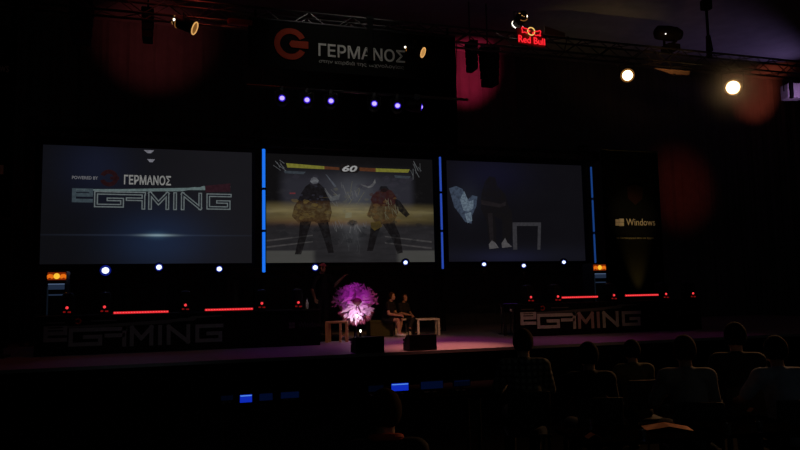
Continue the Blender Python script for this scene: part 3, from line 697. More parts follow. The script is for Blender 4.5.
t, cx = tallbanner(-30, 11.5, 7.6, 16.2, 'black banner with pale letters at the left picture edge')
W = lambda px, py: (lambda q: (q.x-cx, q.z-SZ))(at(px, py, 16.18))
a, b = W(-26, 70), W(9, 63); text('lettering', 'Windows', (a[0], b[0], a[1], b[1]), -.016, PRINT, t)
a, b = W(-26, 54), W(12, 51.5); part('line_print', MB().box(((a[0]+b[0])/2-.04, -.016, (a[1]+b[1])/2), (b[0]-a[0]-.1, .012, .035)), PRINTDIM, t)
a, b = W(-6, 174), W(3.6, 165); part('logo_pane', MB().box(((a[0]+b[0])/2, -.016, (a[1]+b[1])/2), (b[0]-a[0], .012, a[1]-b[1])), WP, t)
a, b = W(-8, 220.5), W(11, 216.5); part('line_print', MB().box(((a[0]+b[0])/2, -.016, (a[1]+b[1])/2), (b[0]-a[0], .012, .05)), PRINTDIM, t)

# ------------------------------------------------------------------ drinks coolers
COOLW = emis('cooler_white', lin(96, 116, 150), .55); COOLD = emis('cooler_dim', lin(42, 56, 80), .55); COOLY = emis('logo_yellow', (1, .55, .04), 1.0); COOLO = emis('logo_backing', (.5, .05, .004), .35); COOLR = emis('logo_orange', (1, .20, .01), .75)
def cooler(px0, px1, pyt, Y, label, shrink=1.0):
    a, b = at(px0, pyt, Y), at(px1, pyt, Y); wd = b.x-a.x; cx = (a.x+b.x)/2; H = a.z-SZ
    t = thing('drinks_cooler', label, 'fridge', (cx, Y, SZ), 0, 'lit drinks coolers')
    part('cabinet', MB().box((0, .28, H/2), (wd, .56, H), 0, .02), mat('cooler_body', (.03, .04, .06), .4), t)
    hd = part('header', MB().box((0, -.005, H-.13), (wd*.96, .02, .17)), COOLO, t)
    part('sun_disc', MB().cyl((0, -.012, H-.13), (0, -.024, H-.13), .066, .066, 20), COOLY, hd)
    for sg in (-1, 1):
        part('bull_emblem', MB().prism([(sg*x, H-.13+z) for x, z in ((.05, -.03), (.09, .04), (.15, .05), (.20, .02), (.19, -.06), (.14, -.03), (.10, -.06))], -.024, -.012), COOLR, hd)
    dr = part('door', MB().box((0, -.01, H*.5-.12), (wd*.94, .03, H-.32), 0, .008), mat('cooler_door', (.02, .03, .045), .2), t)
    part('door_label', MB().box((0, -.03, H-.38), (wd*.86, .012, .10)), COOLD, dr)
    part('door_label', MB().box((0, -.03, H-.31), (wd*.86, .012, .025)), COOLW, dr)
    part('door_label', MB().box((0, -.03, H-.55), (wd*.80, .012, .03)), COOLD, dr)
    part('door_edge', MB().box((-wd*.45, -.03, H*.45), (.03, .012, H*.7)), emis('cooler_edge', lin(20, 28, 38), .4), dr)
    part('door_handle', MB().box((wd*.40, -.05, H*.55), (.03, .03, .4), 0, .008), DMETAL, dr)
cooler(47.5, 66.5, 270.5, 17.4, 'lit drinks cooler behind the left desk end, orange header')
cooler(592.8, 605.6, 263, 17.4, 'lit drinks cooler beside the right screen, orange header')

# ------------------------------------------------------------------ player desks
def desk(x0, x1, label, gx, gw, mats_letter, winx):
    cx = (x0+x1)/2; L = x1-x0
    t = thing('player_desk', label, 'desk', (cx, 15.95, SZ), 0)
    part('desk_top', MB().box((0, .38, .80), (L+.06, .84, .04), 0, .008), BPLASTIC, t)
    fp = part('front_panel', MB().box((0, .0, .395), (L, .03, .77)), BLACK, t)
    for k in range(4): part('leg', MB().box((-L/2+.06+(L-.12)*(k % 2), .2+.54*(k//2), .39), (.06, .06, .78)), DMETAL, t)
    gaming(fp, mats_letter[0], gx-cx, .40, gw, -.03, .012, 12, None, PRINTDIM, mats_letter[1])
    k = gw/530
    part('ring_logo', MB().torus((gx-cx-gw*.32, -.02, .70), (0, 1, 0), .05, .018, 20, 6, R(25), R(335)), PRINTRED, fp)
    part('gun_stripe', MB().box((gx-cx-gw*.44, -.022, .68), (gw*.10, .01, .025)), PRINTDIM, fp); part('gun_stripe', MB().box((gx-cx-gw*.18, -.022, .70), (gw*.14, .01, .025)), PRINTDIM, fp)
    wx = winx-cx
    for ax, az in ((0, 0), (.07, 0), (0, .07), (.07, .07)): part('logo_pane', MB().box((wx+ax, -.022, .44+az), (.06, .01, .06)), PRINTDIM, fp)
    text('small_lettering', 'Windows', (wx+.18, wx+.75, .42, .54), -.022, mat('faint_print', (.05, .05, .05), .7), fp)
    return t
GL = mat('lettering_dim', (.20, .21, .22), .7, spec=.1); GR = mat('lettering_lit', (.55, .53, .50), .7, spec=.1); GRD = mat('lettering_pinkish', (.45, .30, .30), .7, spec=.1)  # one white lettering; dim left and lit right copies put light into the colour
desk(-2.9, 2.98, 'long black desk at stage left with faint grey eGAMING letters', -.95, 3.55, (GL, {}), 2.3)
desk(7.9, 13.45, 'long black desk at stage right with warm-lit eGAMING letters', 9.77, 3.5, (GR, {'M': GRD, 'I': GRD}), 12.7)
DT = SZ+.822

# game computers and red light bars on the desks
RLED = emis('red_lamp', (1, .05, .06), 1.0); RDIM = emis('red_lamp_dim', (.6, .015, .015), .25); RSTR = emis('red_strip', (1, .025, .035), .8); RPIX = emis('red_pixel', (1, .12, .12), 1.1)
first = None
pcs = [(67, 306, 'computer at the far left end of the left desk, red lamp on'), (104.5, 305, 'computer left of the first red light bar on left desk'), (185.5, 303, 'computer between the two red light bars of the left desk'),
       (262, 301.5, 'computer right of the second red light bar, under the blue tubes'), (298.5, 301, 'computer beside the white bottle on the left desk'),
       (531, 293, 'computer at the left end of the right desk, red lamp on'), (558, 292, 'computer left of the first red light bar on right desk'), (614, 291, 'computer between the two red light bars of right desk'),
       (666, 289, 'computer right of the last red light bar on right desk'), (693, 288.5, 'computer at the far right end of the right desk')]
for px, py, lb in pcs:
    Y = 16.22; p = at(px, py, Y-.2)
    if first is None:
        first = thing('game_computer', lb, 'computer', (p.x, Y, DT), 0, 'game computers with red lamps on the desks')
        part('case', MB().box((0, 0, .23), (.20, .38, .44), 0, .03), BPLASTIC, first)
        part('top_grille', MB().ball((0, 0, .45), (.10, .17, .03)), mat('blue_lit_plastic', (.05, .05, .16), .25), first, True)  # blue rim light along the top put into its colour
        part('power_lamp', MB().ball((.0, -.19, .16), .030), RLED, first, True)
        part('fan_vent', MB().box((-.05, -.192, .075), (.05, .012, .030)), RDIM, first); part('fan_vent', MB().box((.045, -.192, .070), (.06, .012, .030)), RDIM, first)
        for x in (-.07, .07): part('foot', MB().box((x, 0, .006), (.03, .3, .012)), BPLASTIC, first)
        o = first
    else: o = dup(first, (p.x, Y, DT), lb)
for (xa, ya, xb, yb, lb) in ((113.5, 313, 168.5, 311.5, 'longest red light bar, on the left half of left desk'), (205, 310, 253, 308.7, 'red light bar on the left desk under the blue tubes'),
                             (562, 297.5, 598, 296.7, 'red light bar on the right desk beneath the drinks cooler'), (625.5, 295.8, 658.5, 294.5, 'red light bar on the right desk below the window-logo banner')):
    Y = 16.05; a, b = at(xa, ya, Y), at(xb, yb, Y); L = b.x-a.x; cx = (a.x+b.x)/2; z = (a.z+b.z)/2
    t = thing('red_light_bar', lb, 'light bar', (cx, Y, DT), 0, 'red light bars on the desks')
    h = max(z-DT, .03)
    part('rail', MB().box((0, .03, h), (L+.04, .03, .09), 0, .006), BPLASTIC, t)
    part('light_strip', MB().box((0, .008, h), (L, .014, .045)), RSTR, t)
    px_ = MB(); nn = int(L/.055)
    for k in range(nn): px_.box((-L/2+L*(k+.5)/nn, -.001, h), (.022, .01, .02))
    part('light_pixels', px_, RPIX, t)
    for x in (-L*.4, L*.4): part('foot', MB().box((x, .03, h/2-.02), (.05, .06, max(h-.04, .02))), BPLASTIC, t)
p = at(307, 303, 16.2)
bt = thing('bottle', 'small white bottle standing at the right end of left desk', 'bottle', (p.x, 16.2, DT))
part('body', MB().lathe([(.03, 0), (.035, .02), (.035, .15), (.015, .19), (.015, .22)], n=16), mat('bottle_white', (.7, .75, .8), .3), bt, True); part('cap', MB().cyl((0, 0, .22), (0, 0, .245), .018), mat('cap_blue', (.2, .3, .6), .4), bt)
point('desk_glow', (p.x+.05, 15.85, DT+.25), (.8, .9, 1), .12, .02)

# ------------------------------------------------------------------ stage furniture
p = atz(337, 342, SZ)
stl = thing('wooden_stool', 'orange-lit wooden stool beside the glowing purple flower', 'stool', (p.x, p.y, SZ), R(-14))
part('seat', MB().box((0, 0, .475), (.54, .34, .05), 0, .01), WOOD, stl)
for x in (-.24, .24):
    for y in (-.14, .14): part('leg', MB().box((x, y, .225), (.07, .05, .45), 0, .006), WOOD, stl)
part('leg', MB().box((.09, -.14, .225), (.06, .05, .45), 0, .006), WOOD, stl); part('stretcher', MB().tube([(.09, -.14, .12), (.24, -.14, .22)], .018), WOOD, stl)
part('side_board', MB().box((-.19, .0, .225), (.10, .03, .45)), WOOD, stl)
p = atz(427.5, 335, SZ)
tb = thing('low_table', 'low pale table with open square legs beside the seated people', 'table', (p.x, p.y, SZ), R(-10))
part('table_top', MB().box((0, 0, .43), (.62, .50, .045), 0, .006), WHITEP, tb)
for x in (-.28, .28):
    for y in (-.22, .22): part('leg', MB().box((x, y, .205), (.06, .05, .41), 0, .005), WHITEP, tb)
p = atz(411, 336, SZ)
s2 = thing('low_stool', 'low pale stool under the woman with crossed legs', 'stool', (p.x-.08, p.y+.46, SZ), 0)
part('seat', MB().box((0, 0, .43), (.36, .36, .05), 0, .01), WHITEP, s2)
for x in (-.15, .15):
    for y in (-.15, .15): part('leg', MB().box((x, y, .203), (.045, .045, .405)), WHITEP, s2)
p = atz(382, 337, SZ)
pf = thing('pouf', 'dark olive cube seat under the woman in white shoes', 'seat', (p.x, p.y+.22, SZ), 0)
OLIVE = mat('olive_fabric', (.06, .06, .02), .9)
part('cushion', MB().box((0, 0, .40), (.66, .46, .08), 0, .025), OLIVE, pf); part('base', MB().box((0, 0, .19), (.64, .44, .36), 0, .02), OLIVE, pf)
a, b = at(500, 304, 17.3), at(514.5, 303, 17.3)
bt = thing('bar_table', 'slim tall table with a purple-lit edge left of the right desk', 'table', ((a.x+b.x)/2, 17.3, SZ))
H = a.z-SZ; L = b.x-a.x
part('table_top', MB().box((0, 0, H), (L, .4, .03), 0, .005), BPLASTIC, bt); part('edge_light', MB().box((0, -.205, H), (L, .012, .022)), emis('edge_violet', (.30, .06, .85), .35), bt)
for x in (-L*.42, L*.18): part('leg', MB().cyl((x, 0, 0), (x, 0, H-.015), .02), mat('leg_grey', (.10, .10, .10), .5), bt)
part('foot', MB().cyl((-.05, 0, 0), (-.05, 0, .02), .22, .22, 20), DMETAL, bt)
p = at(511, 311.5, 17.2); mg = thing('white_mug', 'tiny white mug on a ledge under the purple-edged table', 'mug', (p.x, 17.2, p.z))
part('cup', MB().lathe([(.03, 0), (.036, .07), (.032, .07), (.028, .01)], n=14), WHITEP, mg, True); part('handle', MB().torus((.045, 0, .035), (0, 1, 0), .02, .006), WHITEP, mg)
part('ledge', MB().box((0, .04, -.012), (.24, .16, .02)), BPLASTIC, mg)
# floor monitors at the stage front
for px, lb in ((367.5, 'wedge floor monitor in front of the glowing purple flower'), (420, 'wedge floor monitor in front of the low pale table')):
    p = atz(px, 356.5 if px < 400 else 354.5, SZ); p = at(px, 350, 13.55)
    t = thing('floor_monitor', lb, 'speaker', (p.x, 13.56, SZ), 0, 'wedge monitors at the stage front')
    bdy = MB().prism([(-.22, 0), (.22, 0), (.22, .13), (-.02, .31), (-.22, .31)], -.285, .285)
    o = part('cabinet', bdy, BPLASTIC, t); o.rotation_euler = (0, 0, R(90))
    g = part('grille', MB().box((0, .14, .33), (.015, .001, .001)).box((0, .14, .33), (.50, .015, .24)), mat('grille', (.02, .02, .02), .7), t); g.rotation_euler = (R(0), 0, 0); g.location = (0, .0, 0)
    g.data.transform(Matrix.Translation((0, -.105, .226)) @ Matrix.Rotation(R(-53), 4, 'X') @ Matrix.Translation((0, -.14, -.33)))
    for x in (-.29, .29): part('handle', MB().box((x, .10, .2), (.02, .14, .05)), DMETAL, t)

# ------------------------------------------------------------------ the glowing purple flower ornament
p = at(355, 303, 17.2)
fl = thing('flower_ornament', 'big feathery flower ornament glowing purple and pinkish white on stage', 'ornament', (p.x, 17.2, SZ))
zc = p.z-SZ; rr = random.Random(5)
def leaf(b, o, d, L, wd, curl=0.0, up=Vector((0, -1, 0))):
    d = d.normalized(); sidev = d.cross(up).normalized()
    if sidev.length < .1: sidev = Vector((1, 0, 0))
    prev = None
    for i in range(6):
        s_ = i/5; c = o+d*L*s_+up*curl*s_*s_*L; ww = wd*math.sin(math.pi*min(1, .12+.88*s_))*.5+.001
        cur = (b.bm.verts.new(c-sidev*ww), b.bm.verts.new(c+sidev*ww))
        if prev: b.bm.faces.new((prev[0], prev[1], cur[1], cur[0]))
        prev = cur
PUR = mat('purple_petal', (.66, .22, .62), .5, spec=.4, scale=9); PNK = mat('pale_petal', (.78, .62, .72), .45, spec=.4, scale=14); DKR = mat('dark_core', (.10, .02, .035), .6)
pb = MB()                                               # wide dome of purple petals seen from the front
for k in range(230):
    a_ = rr.uniform(R(-14), R(194)); q_ = math.sqrt(rr.uniform(.06, 1)); d = Vector((math.cos(a_)*.50, 0, math.sin(a_)*.33))
    o0 = Vector((0, -.20+.22*q_*q_, zc+.05))+d*q_*.66
    leaf(pb, o0, Vector((d.x, rr.uniform(-.12, .06), d.z))+Vector((rr.uniform(-.18, .18), rr.uniform(-.1, .1), rr.uniform(-.16, .16))), rr.uniform(.10, .19), rr.uniform(.05, .10), rr.uniform(-.3, .5))
part('upper_petals', pb, PUR, fl, label='purple petals')
pb = MB()
for k in range(300):
    a_ = rr.uniform(R(-16), R(196)); d = Vector((math.cos(a_)*.50, 0, math.sin(a_)*.37)); o0 = Vector((0, rr.uniform(-.12, .06), zc+.05))+d*rr.uniform(.80, 1.12)
    leaf(pb, o0, Vector((rr.uniform(-1, 1), rr.uniform(-.5, .5), rr.uniform(-1, 1))), rr.uniform(.04, .10), rr.uniform(.012, .026))
part('upper_fringe', pb, PUR, fl)
bowl = MB()                                             # crumpled pale bowl below the dome
prof = []
for i_ in range(13):
    f_ = i_/12; prof.append((.06+.36*math.sin(f_*math.pi*.5)**.8, zc-.42+.46*f_**1.3))
bowl.lathe(prof, n=40)
bmesh.ops.subdivide_edges(bowl.bm, edges=bowl.bm.edges[:], cuts=1, use_grid_fill=True)
for v_ in bowl.bm.verts: v_.co += Vector((rr.uniform(-.018, .018), rr.uniform(-.03, .03), rr.uniform(-.012, .012))); v_.co.y *= .55
part('bowl', bowl, PNK, fl, True, 'pale pinkish bowl')
pb = MB()
for k in range(120):
    a_ = rr.uniform(R(195), R(345)); q_ = rr.uniform(.2, 1); o0 = Vector((math.cos(a_)*.36*q_, -.20-.04*rr.random(), zc-.02+math.sin(a_)*.38*q_))
    leaf(pb, o0, Vector((math.cos(a_), rr.uniform(-.2, .1), math.sin(a_))), rr.uniform(.06, .15), rr.uniform(.03, .07), .2)
part('lower_petals', pb, PNK, fl)
pb = MB()
for k in range(150):
    a_ = rr.uniform(R(200), R(340)); o0 = Vector((math.cos(a_)*.36, rr.uniform(-.2, .05), zc-.04+math.sin(a_)*.40))
    leaf(pb, o0, Vector((math.cos(a_)+rr.uniform(-.4, .4), rr.uniform(-.3, .1), math.sin(a_))), rr.uniform(.07, .15), .014)
part('fringe', pb, mat('fringe_red', (.55, .16, .22), .6), fl)
part('core', MB().ball((.0, -.22, zc+.04), (.12, .10, .09)), DKR, fl, True)
part('stem', MB().tube([(.0, -.24, zc), (.05, -.24, zc-.15), (.10, -.22, zc-.33)], .016), DKR, fl); part('stem', MB().tube([(.0, -.24, zc), (-.03, -.24, zc-.15), (.04, -.22, zc-.36)], .014), DKR, fl)
part('stand', MB().lathe([(.18, 0), (.18, .03), (.04, .06), (.03, zc-.40), (.12, zc-.34)], n=20), BPLASTIC, fl, True)
part('inner_lamp', MB().ball((-.03, -.30, zc-.31), .045), emis('inner_white', (1, .86, .95), 1.5), fl, True)
point('flower_lamp', (p.x-.03, 17.2-.40, p.z-.30), (1, .76, .88), 3.6, .05)
spot('flower_purple_lamp', (p.x+.2, 14.6, 4.4), (p.x, 17.0, p.z+.16), (.85, .12, .95), 340, 15, .8)
p = at(360.3, 331, 16.4)
fl2 = thing('floor_light', 'tiny white floor light at the foot of the glowing flower', 'floor lamp', (p.x, 16.4, SZ))
part('can', MB().cyl((0, 0, 0), (0, 0, p.z-SZ-.02), .03), BPLASTIC, fl2); part('lens', MB().ball((0, -.02, p.z-SZ), (.022, .022, .04)), HOTW, fl2, True)

# ------------------------------------------------------------------ people
def remeshed(mb, vox, smooth_it=4):
    me = mb.mesh('tmp'); o = bpy.data.objects.new('tmp', me); C.objects.link(o)
    r = o.modifiers.new('r', 'REMESH'); r.mode = 'VOXEL'; r.voxel_size = vox
    s_ = o.modifiers.new('s', 'SMOOTH'); s_.factor = .5; s_.iterations = smooth_it
    out = bpy.data.meshes.new_from_object(o.evaluated_get(bpy.context.evaluated_depsgraph_get()))
    bpy.data.objects.remove(o); bpy.data.meshes.remove(me)
    for q in out.polygons: q.use_smooth = True
    return out
V = Vector
def figure(label, loc, rz, J, skin, shirt, trousers, hair, shoes, sleeves=.5, bare_legs=False, hairlen=0, cap=None, vox=.011, group=None, scale=1.0, head_dir=None):
    t = thing('person', label, 'person', loc, rz, group); t.scale = (scale,)*3
    g = {k: V(v) for k, v in J.items()}
    hd = (V(head_dir) if head_dir else V((0, 1, 0))).normalized(); up = V((0, 0, 1)); rt = hd.cross(up).normalized(); up = rt.cross(hd)
    rot = Matrix((rt, hd, up)).transposed(); h = g['head']
    def HP(x, y, z): return h+rot@V((x, y, z))
    b = MB()
    b.ball(h, (.076, .096, .115), 3, rot); b.ball(HP(0, .045, -.06), (.058, .055, .055), 2, rot)
    b.ball(HP(0, .102, -.018), (.014, .020, .024), 2, rot); b.ball(HP(0, .088, -.062), (.026, .013, .010), 2, rot); b.ball(HP(0, .090, .022), (.052, .014, .010), 2, rot)
    for s_ in (-1, 1): b.ball(HP(.078*s_, -.005, -.01), (.012, .022, .032), 2, rot)
    b.cap(g['neck'], HP(0, -.015, -.07), .056, .052)
    b.cap(g['pelvis'], g['chest'], .135, .135); sh = (g['shl']+g['shr'])/2
    b.cap(g['chest'], sh, .135, .09); b.cap(g['shl'], g['shr'], .068, .068); b.cap(sh, g['neck'], .075, .058)
    sm = MB(); sm.ball(g['pelvis'], (.165, .125, .12), 3); sm.cap(g['pelvis'], g['chest'], .150, .155); sm.cap(g['chest'], sh, .155, .105); sm.cap(g['shl'], g['shr'], .083, .083)
    sm.cap(sh+V((0, 0, .0)), g['neck']-V((0, 0, .03)), .092, .070)
    tm = MB(); tm.ball(g['pelvis']-V((0, 0, .02)), (.172, .135, .11), 3)
    sho = []
    for s_ in 'lr':
        S_, E_, W_ = g['sh'+s_], g['el'+s_], g['wr'+s_]
        b.cap(S_, E_, .056, .043); b.cap(E_, W_, .043, .029)
        sm.cap(S_, S_.lerp(E_, min(1, sleeves*2) if sleeves < .5 else 1.0), .073, .060)
        if sleeves > .5: sm.cap(E_, E_.lerp(W_, (sleeves-.5)*2*.95), .058, .045)
        # hand: palm, four unequal bent fingers, a thumb from the side
        d = (g['hd'+s_]-W_).normalized() if 'hd'+s_ in g else (W_-E_).normalized()
        nrm = V((0, 0, -1)) if abs(d.z) < .8 else V((0, 1, 0))
        nrm = (nrm-d*nrm.dot(d)).normalized(); side = d.cross(nrm).normalized(); inn = side*(1 if side.x*(1 if s_ == 'l' else -1) > 0 else -1)
        for k in (-1, 0, 1): b.cap(W_+side*.012*k, W_+d*.085+side*.026*k, .020, .017)
        for k, Lf in zip((-1.5, -.5, .5, 1.5), (.062, .076, .080, .070)):
            k0 = W_+d*.088+side*.019*k; k1 = k0+d*Lf*.55+nrm*.010; k2 = k1+(d*.6+nrm*.8).normalized()*Lf*.5
            b.cap(k0, k1, .0105, .0098); b.cap(k1, k2, .0098, .0085)
        th0 = W_+d*.025+inn*.022; th1 = th0+(d*.7+inn*.8+nrm*.2).normalized()*.045; th2 = th1+(d*.95+nrm*.4).normalized()*.034
        b.cap(th0, th1, .014, .0115); b.cap(th1, th2, .0115, .010)
        Hp, K, A = g['hip'+s_], g['kn'+s_], g['an'+s_]; T = g['to'+s_]
        b.cap(Hp, K, .082, .056); b.cap(K, K.lerp(A, .35), .054, .058); b.cap(K.lerp(A, .35), A, .056, .036); b.cap(A, T, .036, .028); b.cap(A, A-(T-A).normalized()*.04-V((0, 0, .02)), .034, .030)
        cut = .62 if bare_legs else 1.0
        tm.cap(Hp, Hp.lerp(K, cut), .094, .080 if bare_legs else .072)
        if not bare_legs: tm.cap(K, A.lerp(K, .05), .072, .056)
        sh_ = MB(); dz = V((0, 0, -.012)); fd = (T-A); fd.z = 0; fd.normalize()
        sh_.cap(A-fd*.045+dz*2, T+dz*.5, .044, .042); sh_.cap(T, T+fd*.045-V((0, 0, .006)), .040, .030); sho.append(sh_)
    link('body', remeshed(b, vox), skin, t)
    link('shirt', remeshed(sm, .016), shirt, t); link('shorts' if bare_legs else 'trousers', remeshed(tm, .016), trousers, t)
    for x in sho: link('shoe', remeshed(x, .012), shoes, t)
    hm = MB(); hm.ball(HP(0, -.016, .018), (.086, .100, .112), 3, rot)
    bmesh.ops.delete(hm.bm, geom=[v for v in hm.bm.verts if (rot.transposed()@(v.co-h)).y > .045 and (rot.transposed()@(v.co-h)).z < .075 or (rot.transposed()@(v.co-h)).z < -.07], context='VERTS')
    ho = link('hair', hm.mesh('hair', True), hair, t); sd_ = ho.modifiers.new('thickness', 'SOLIDIFY'); sd_.thickness = .012; sd_.offset = 1
    if hairlen:
        q = MB(); q.cap(HP(0, -.07, -.0), HP(0, -.085, -.06-hairlen), .072, .05); link('long_hair', remeshed(q, .014), hair, t)
    for s_ in (-1, 1): link('eye', MB().ball(HP(.031*s_, .086, .004), (.012, .008, .007)).mesh('eye', True), mat('eye_dark', (.03, .02, .02), .2), t)
    if cap:
        q = MB(); q.ball(HP(0, -.005, .045), (.092, .108, .085), 3, rot)
        bmesh.ops.delete(q.bm, geom=[v for v in q.bm.verts if (rot.transposed()@(v.co-h)).z < .03], context='VERTS')
        q.cyl(HP(0, .12, .038), HP(0, .12, .046), .075, .07, 20); link('cap', q.mesh('cap', True), cap, t)
    return t
def seated(lean=0.0, el=None, sp=.12, reach=0.0):
    L = lean
    J = dict(pelvis=(0, 0, .56), chest=(0, .04+L*.5, .86), neck=(0, .05+L, 1.07), head=(0, .07+L*1.15, 1.215), shl=(-.17, .03+L, 1.00), shr=(.17, .03+L, 1.00),
             ell=(-.25, .16+L, .77), elr=(.25, .16+L, .77), wrl=(-.16, .38+L+reach, .79), wrr=(.16, .38+L+reach, .79),
             hipl=(-.09, .02, .54), hipr=(.09, .02, .54), knl=(-sp, .44, .53), knr=(sp, .44, .53), anl=(-sp, .42, .085), anr=(sp, .42, .085), tol=(-sp-.02, .56, .042), tor=(sp+.02, .56, .042))
    if el: J.update(el)
    return J
SKIN = mat('skin', (.55, .33, .23), .5, var=.06); SKIN2 = mat('skin_tan', (.42, .24, .16), .5, var=.06)
DHAIR = mat('dark_hair', (.012, .009, .007), .85, spec=.08, scale=60); BHAIR = mat('brown_hair', (.045, .024, .013), .85, spec=.08, scale=60)
BSHIRT = mat('black_shirt', (.012, .012, .013), .85); DTRS = mat('dark_trousers', (.016, .016, .022), .85); DSHOE = mat('dark_shoe', (.02, .02, .02), .6); WSHOE = mat('white_shoe', (.9, .86, .78), .6)
def face_rz(v): return math.atan2(-v[0], v[1])            # turn local +y to v
# seated woman in white shoes, turned to her left (picture right), leaning on her thighs
p = atz(389, 337, SZ)
J = seated(.12, dict(wrl=(-.06, .44, .68), wrr=(.08, .46, .66), ell=(-.24, .20, .72), elr=(.24, .2, .72), anl=(-.10, .38, .14), anr=(.10, .46, .14), tol=(-.11, .52, .096), tor=(.11, .60, .096)))
figure('woman in black with bare legs and white shoes, seated by the flower', (p.x-.04, p.y+.12, SZ-.035), face_rz((.75, -.66)), J, SKIN, BSHIRT, DTRS, BHAIR, WSHOE, .3, True, .10, vox=.0095, scale=.90, head_dir=(.1, 1, -.25))
p = atz(407, 336, SZ)
J = seated(.06, dict(knr=(.02, .46, .60), anr=(.26, .52, .34), tor=(.32, .60, .27), anl=(-.12, .42, .17), tol=(-.14, .56, .125), wrl=(-.02, .40, .70), wrr=(.10, .42, .70), ell=(-.23, .16, .76), elr=(.23, .16, .76)))
figure('person with crossed legs seated behind the woman in white shoes', (p.x+.0, p.y+.5, SZ-.08), face_rz((.55, -.8)), J, SKIN2, BSHIRT, DTRS, DHAIR, DSHOE, .4, False, .0, vox=.0095, scale=.90)
# standing man behind the stool
STAND = dict(pelvis=(0, 0, .96), chest=(0, .01, 1.24), neck=(0, .02, 1.49), head=(0, .04, 1.64), shl=(-.19, 0, 1.42), shr=(.19, 0, 1.42), elr=(.27, -.02, 1.14), ell=(-.30, .10, 1.20),
             wrr=(.25, .10, .90), wrl=(-.42, .30, 1.40), hipl=(-.09, 0, .93), hipr=(.09, 0, .93), knl=(-.10, .02, .50), knr=(.11, .02, .50), anl=(-.11, -.02, .09), anr=(.12, -.02, .09), tol=(-.13, .13, .045), tor=(.14, .13, .045))
p = at(321.5, 268, 17.5)
ris = thing('riser', 'low black riser under the standing man behind the stool', 'platform', (p.x, 17.5, SZ))
hz = p.z-1.64*1.03-SZ
part('top_board', MB().box((0, 0, hz-.02), (.9, .7, .04)), BPLASTIC, ris); part('frame', MB().box((0, 0, (hz-.04)/2), (.84, .64, hz-.04)), BLACK, ris)
figure('man in black standing behind the stool with pink hair light painted as a cap', (p.x, 17.5, SZ+hz), face_rz((.35, -.94)), STAND, SKIN, BSHIRT, DTRS, DHAIR, DSHOE, .45, False, 0, mat('pink_light_cap', (.62, .16, .22), .7), vox=.0095, scale=1.03)  # cap added; its pink stands for stage light on the hair
spot('standing_man_lamp', (2.0, 11.5, 7.0), (p.x, 17.5, p.z+.10), (1, .28, .26), 110, 4.2, .8)

# audience, seen from behind, seated at tables in the dark hall
CHM = mat('chair_plastic', (.02, .02, .02), .6)
chair0 = None
def chair(loc, rz, label):
    global chair0
    if chair0 is None:
        t = thing('chair', label, 'chair', loc, rz, 'audience chairs')
        part('seat', MB().box((0, .02, .43), (.42, .42, .03), 0, .012), CHM, t)
        part('backrest', MB().box((0, -.215, .70), (.40, .03, .30), 0, .012), CHM, t)
        for x in (-.18, .18):
            part('leg', MB().cyl((x, .19, 0), (x, .19, .42), .013), DMETAL, t); part('leg', MB().tube([(x, -.19, 0), (x, -.19, .42), (x, -.22, .84)], .013), DMETAL, t)
        chair0 = t; return t
    return dup(chair0, loc, label, (0, 0, rz))
BLUSH = mat('pale_blue_shirt', (.34, .38, .52), .85); GRYSH = mat('grey_shirt', (.30, .27, .27), .85); OLSH = mat('olive_shirt', (.16, .15, .08), .85)
def plaid(name, a, b):
    m = mat(name, a, .85); nt = m.node_tree; tc = nt.nodes.new('ShaderNodeTexCoord'); bs = nt.nodes['Principled BSDF']
    w1 = nt.nodes.new('ShaderNodeTexWave'); w1.inputs['Scale'].default_value = 5.5; w1.bands_direction = 'X'; w2 = nt.nodes.new('ShaderNodeTexWave'); w2.inputs['Scale'].default_value = 5.5; w2.bands_direction = 'Z'
    for q in (w1, w2): nt.links.new(tc.outputs['Object'], q.inputs['Vector'])
    ad = nt.nodes.new('ShaderNodeMath'); ad.operation = 'MULTIPLY'; nt.links.new(w1.outputs['Fac'], ad.inputs[0]); nt.links.new(w2.outputs['Fac'], ad.inputs[1])
    mx = nt.nodes.new('ShaderNodeMix'); mx.data_type = 'RGBA'; mx.inputs[6].default_value = (*a, 1); mx.inputs[7].default_value = (*b, 1)
    nt.links.new(ad.outputs[0], mx.inputs[0]); nt.links.new(mx.outputs[2], bs.inputs['Base Color']); return m
PLAID = plaid('plaid_shirt', (.05, .055, .05), (.34, .36, .34))
aud = [  # head pixel, head-centre height, turn, shirt, lean, label, chair label, bareness
 (523, 343, 1.28, (.35, .94), PLAID, .02, 'spectator in a plaid shirt, head against the lit stage edge', 'chair under the spectator in the plaid shirt', .9),
 (588, 356, 1.18, (.3, .95), BSHIRT, .05, 'spectator in dark clothes just right of the plaid shirt', 'chair under the dark-clothed spectator beside the plaid shirt', .5),
 (631, 351, 1.12, (.2, .97), OLSH, .04, 'spectator in an olive shirt in front of the right desk', 'chair under the spectator in the olive shirt', .5),
 (684, 351, 1.24, (.4, .9), GRYSH, .06, 'spectator with an orange-lit right shoulder in grey', 'chair under the spectator in grey', .5),
 (735, 337, 1.30, (.45, .9), BSHIRT, .00, 'spectator in black standing out behind the pale blue shirt', 'chair under the spectator in black near the right edge', .9),
 (775, 351, 1.22, (.35, .94), BLUSH, .10, 'spectator in a pale blue shirt at the right picture edge', 'chair under the spectator in the pale blue shirt', .4),
 (385, 412, 1.15, (.2, .97), BSHIRT, .08, 'spectator with a painted red collar at the bottom centre', 'chair under the spectator with the painted red collar', .5)]
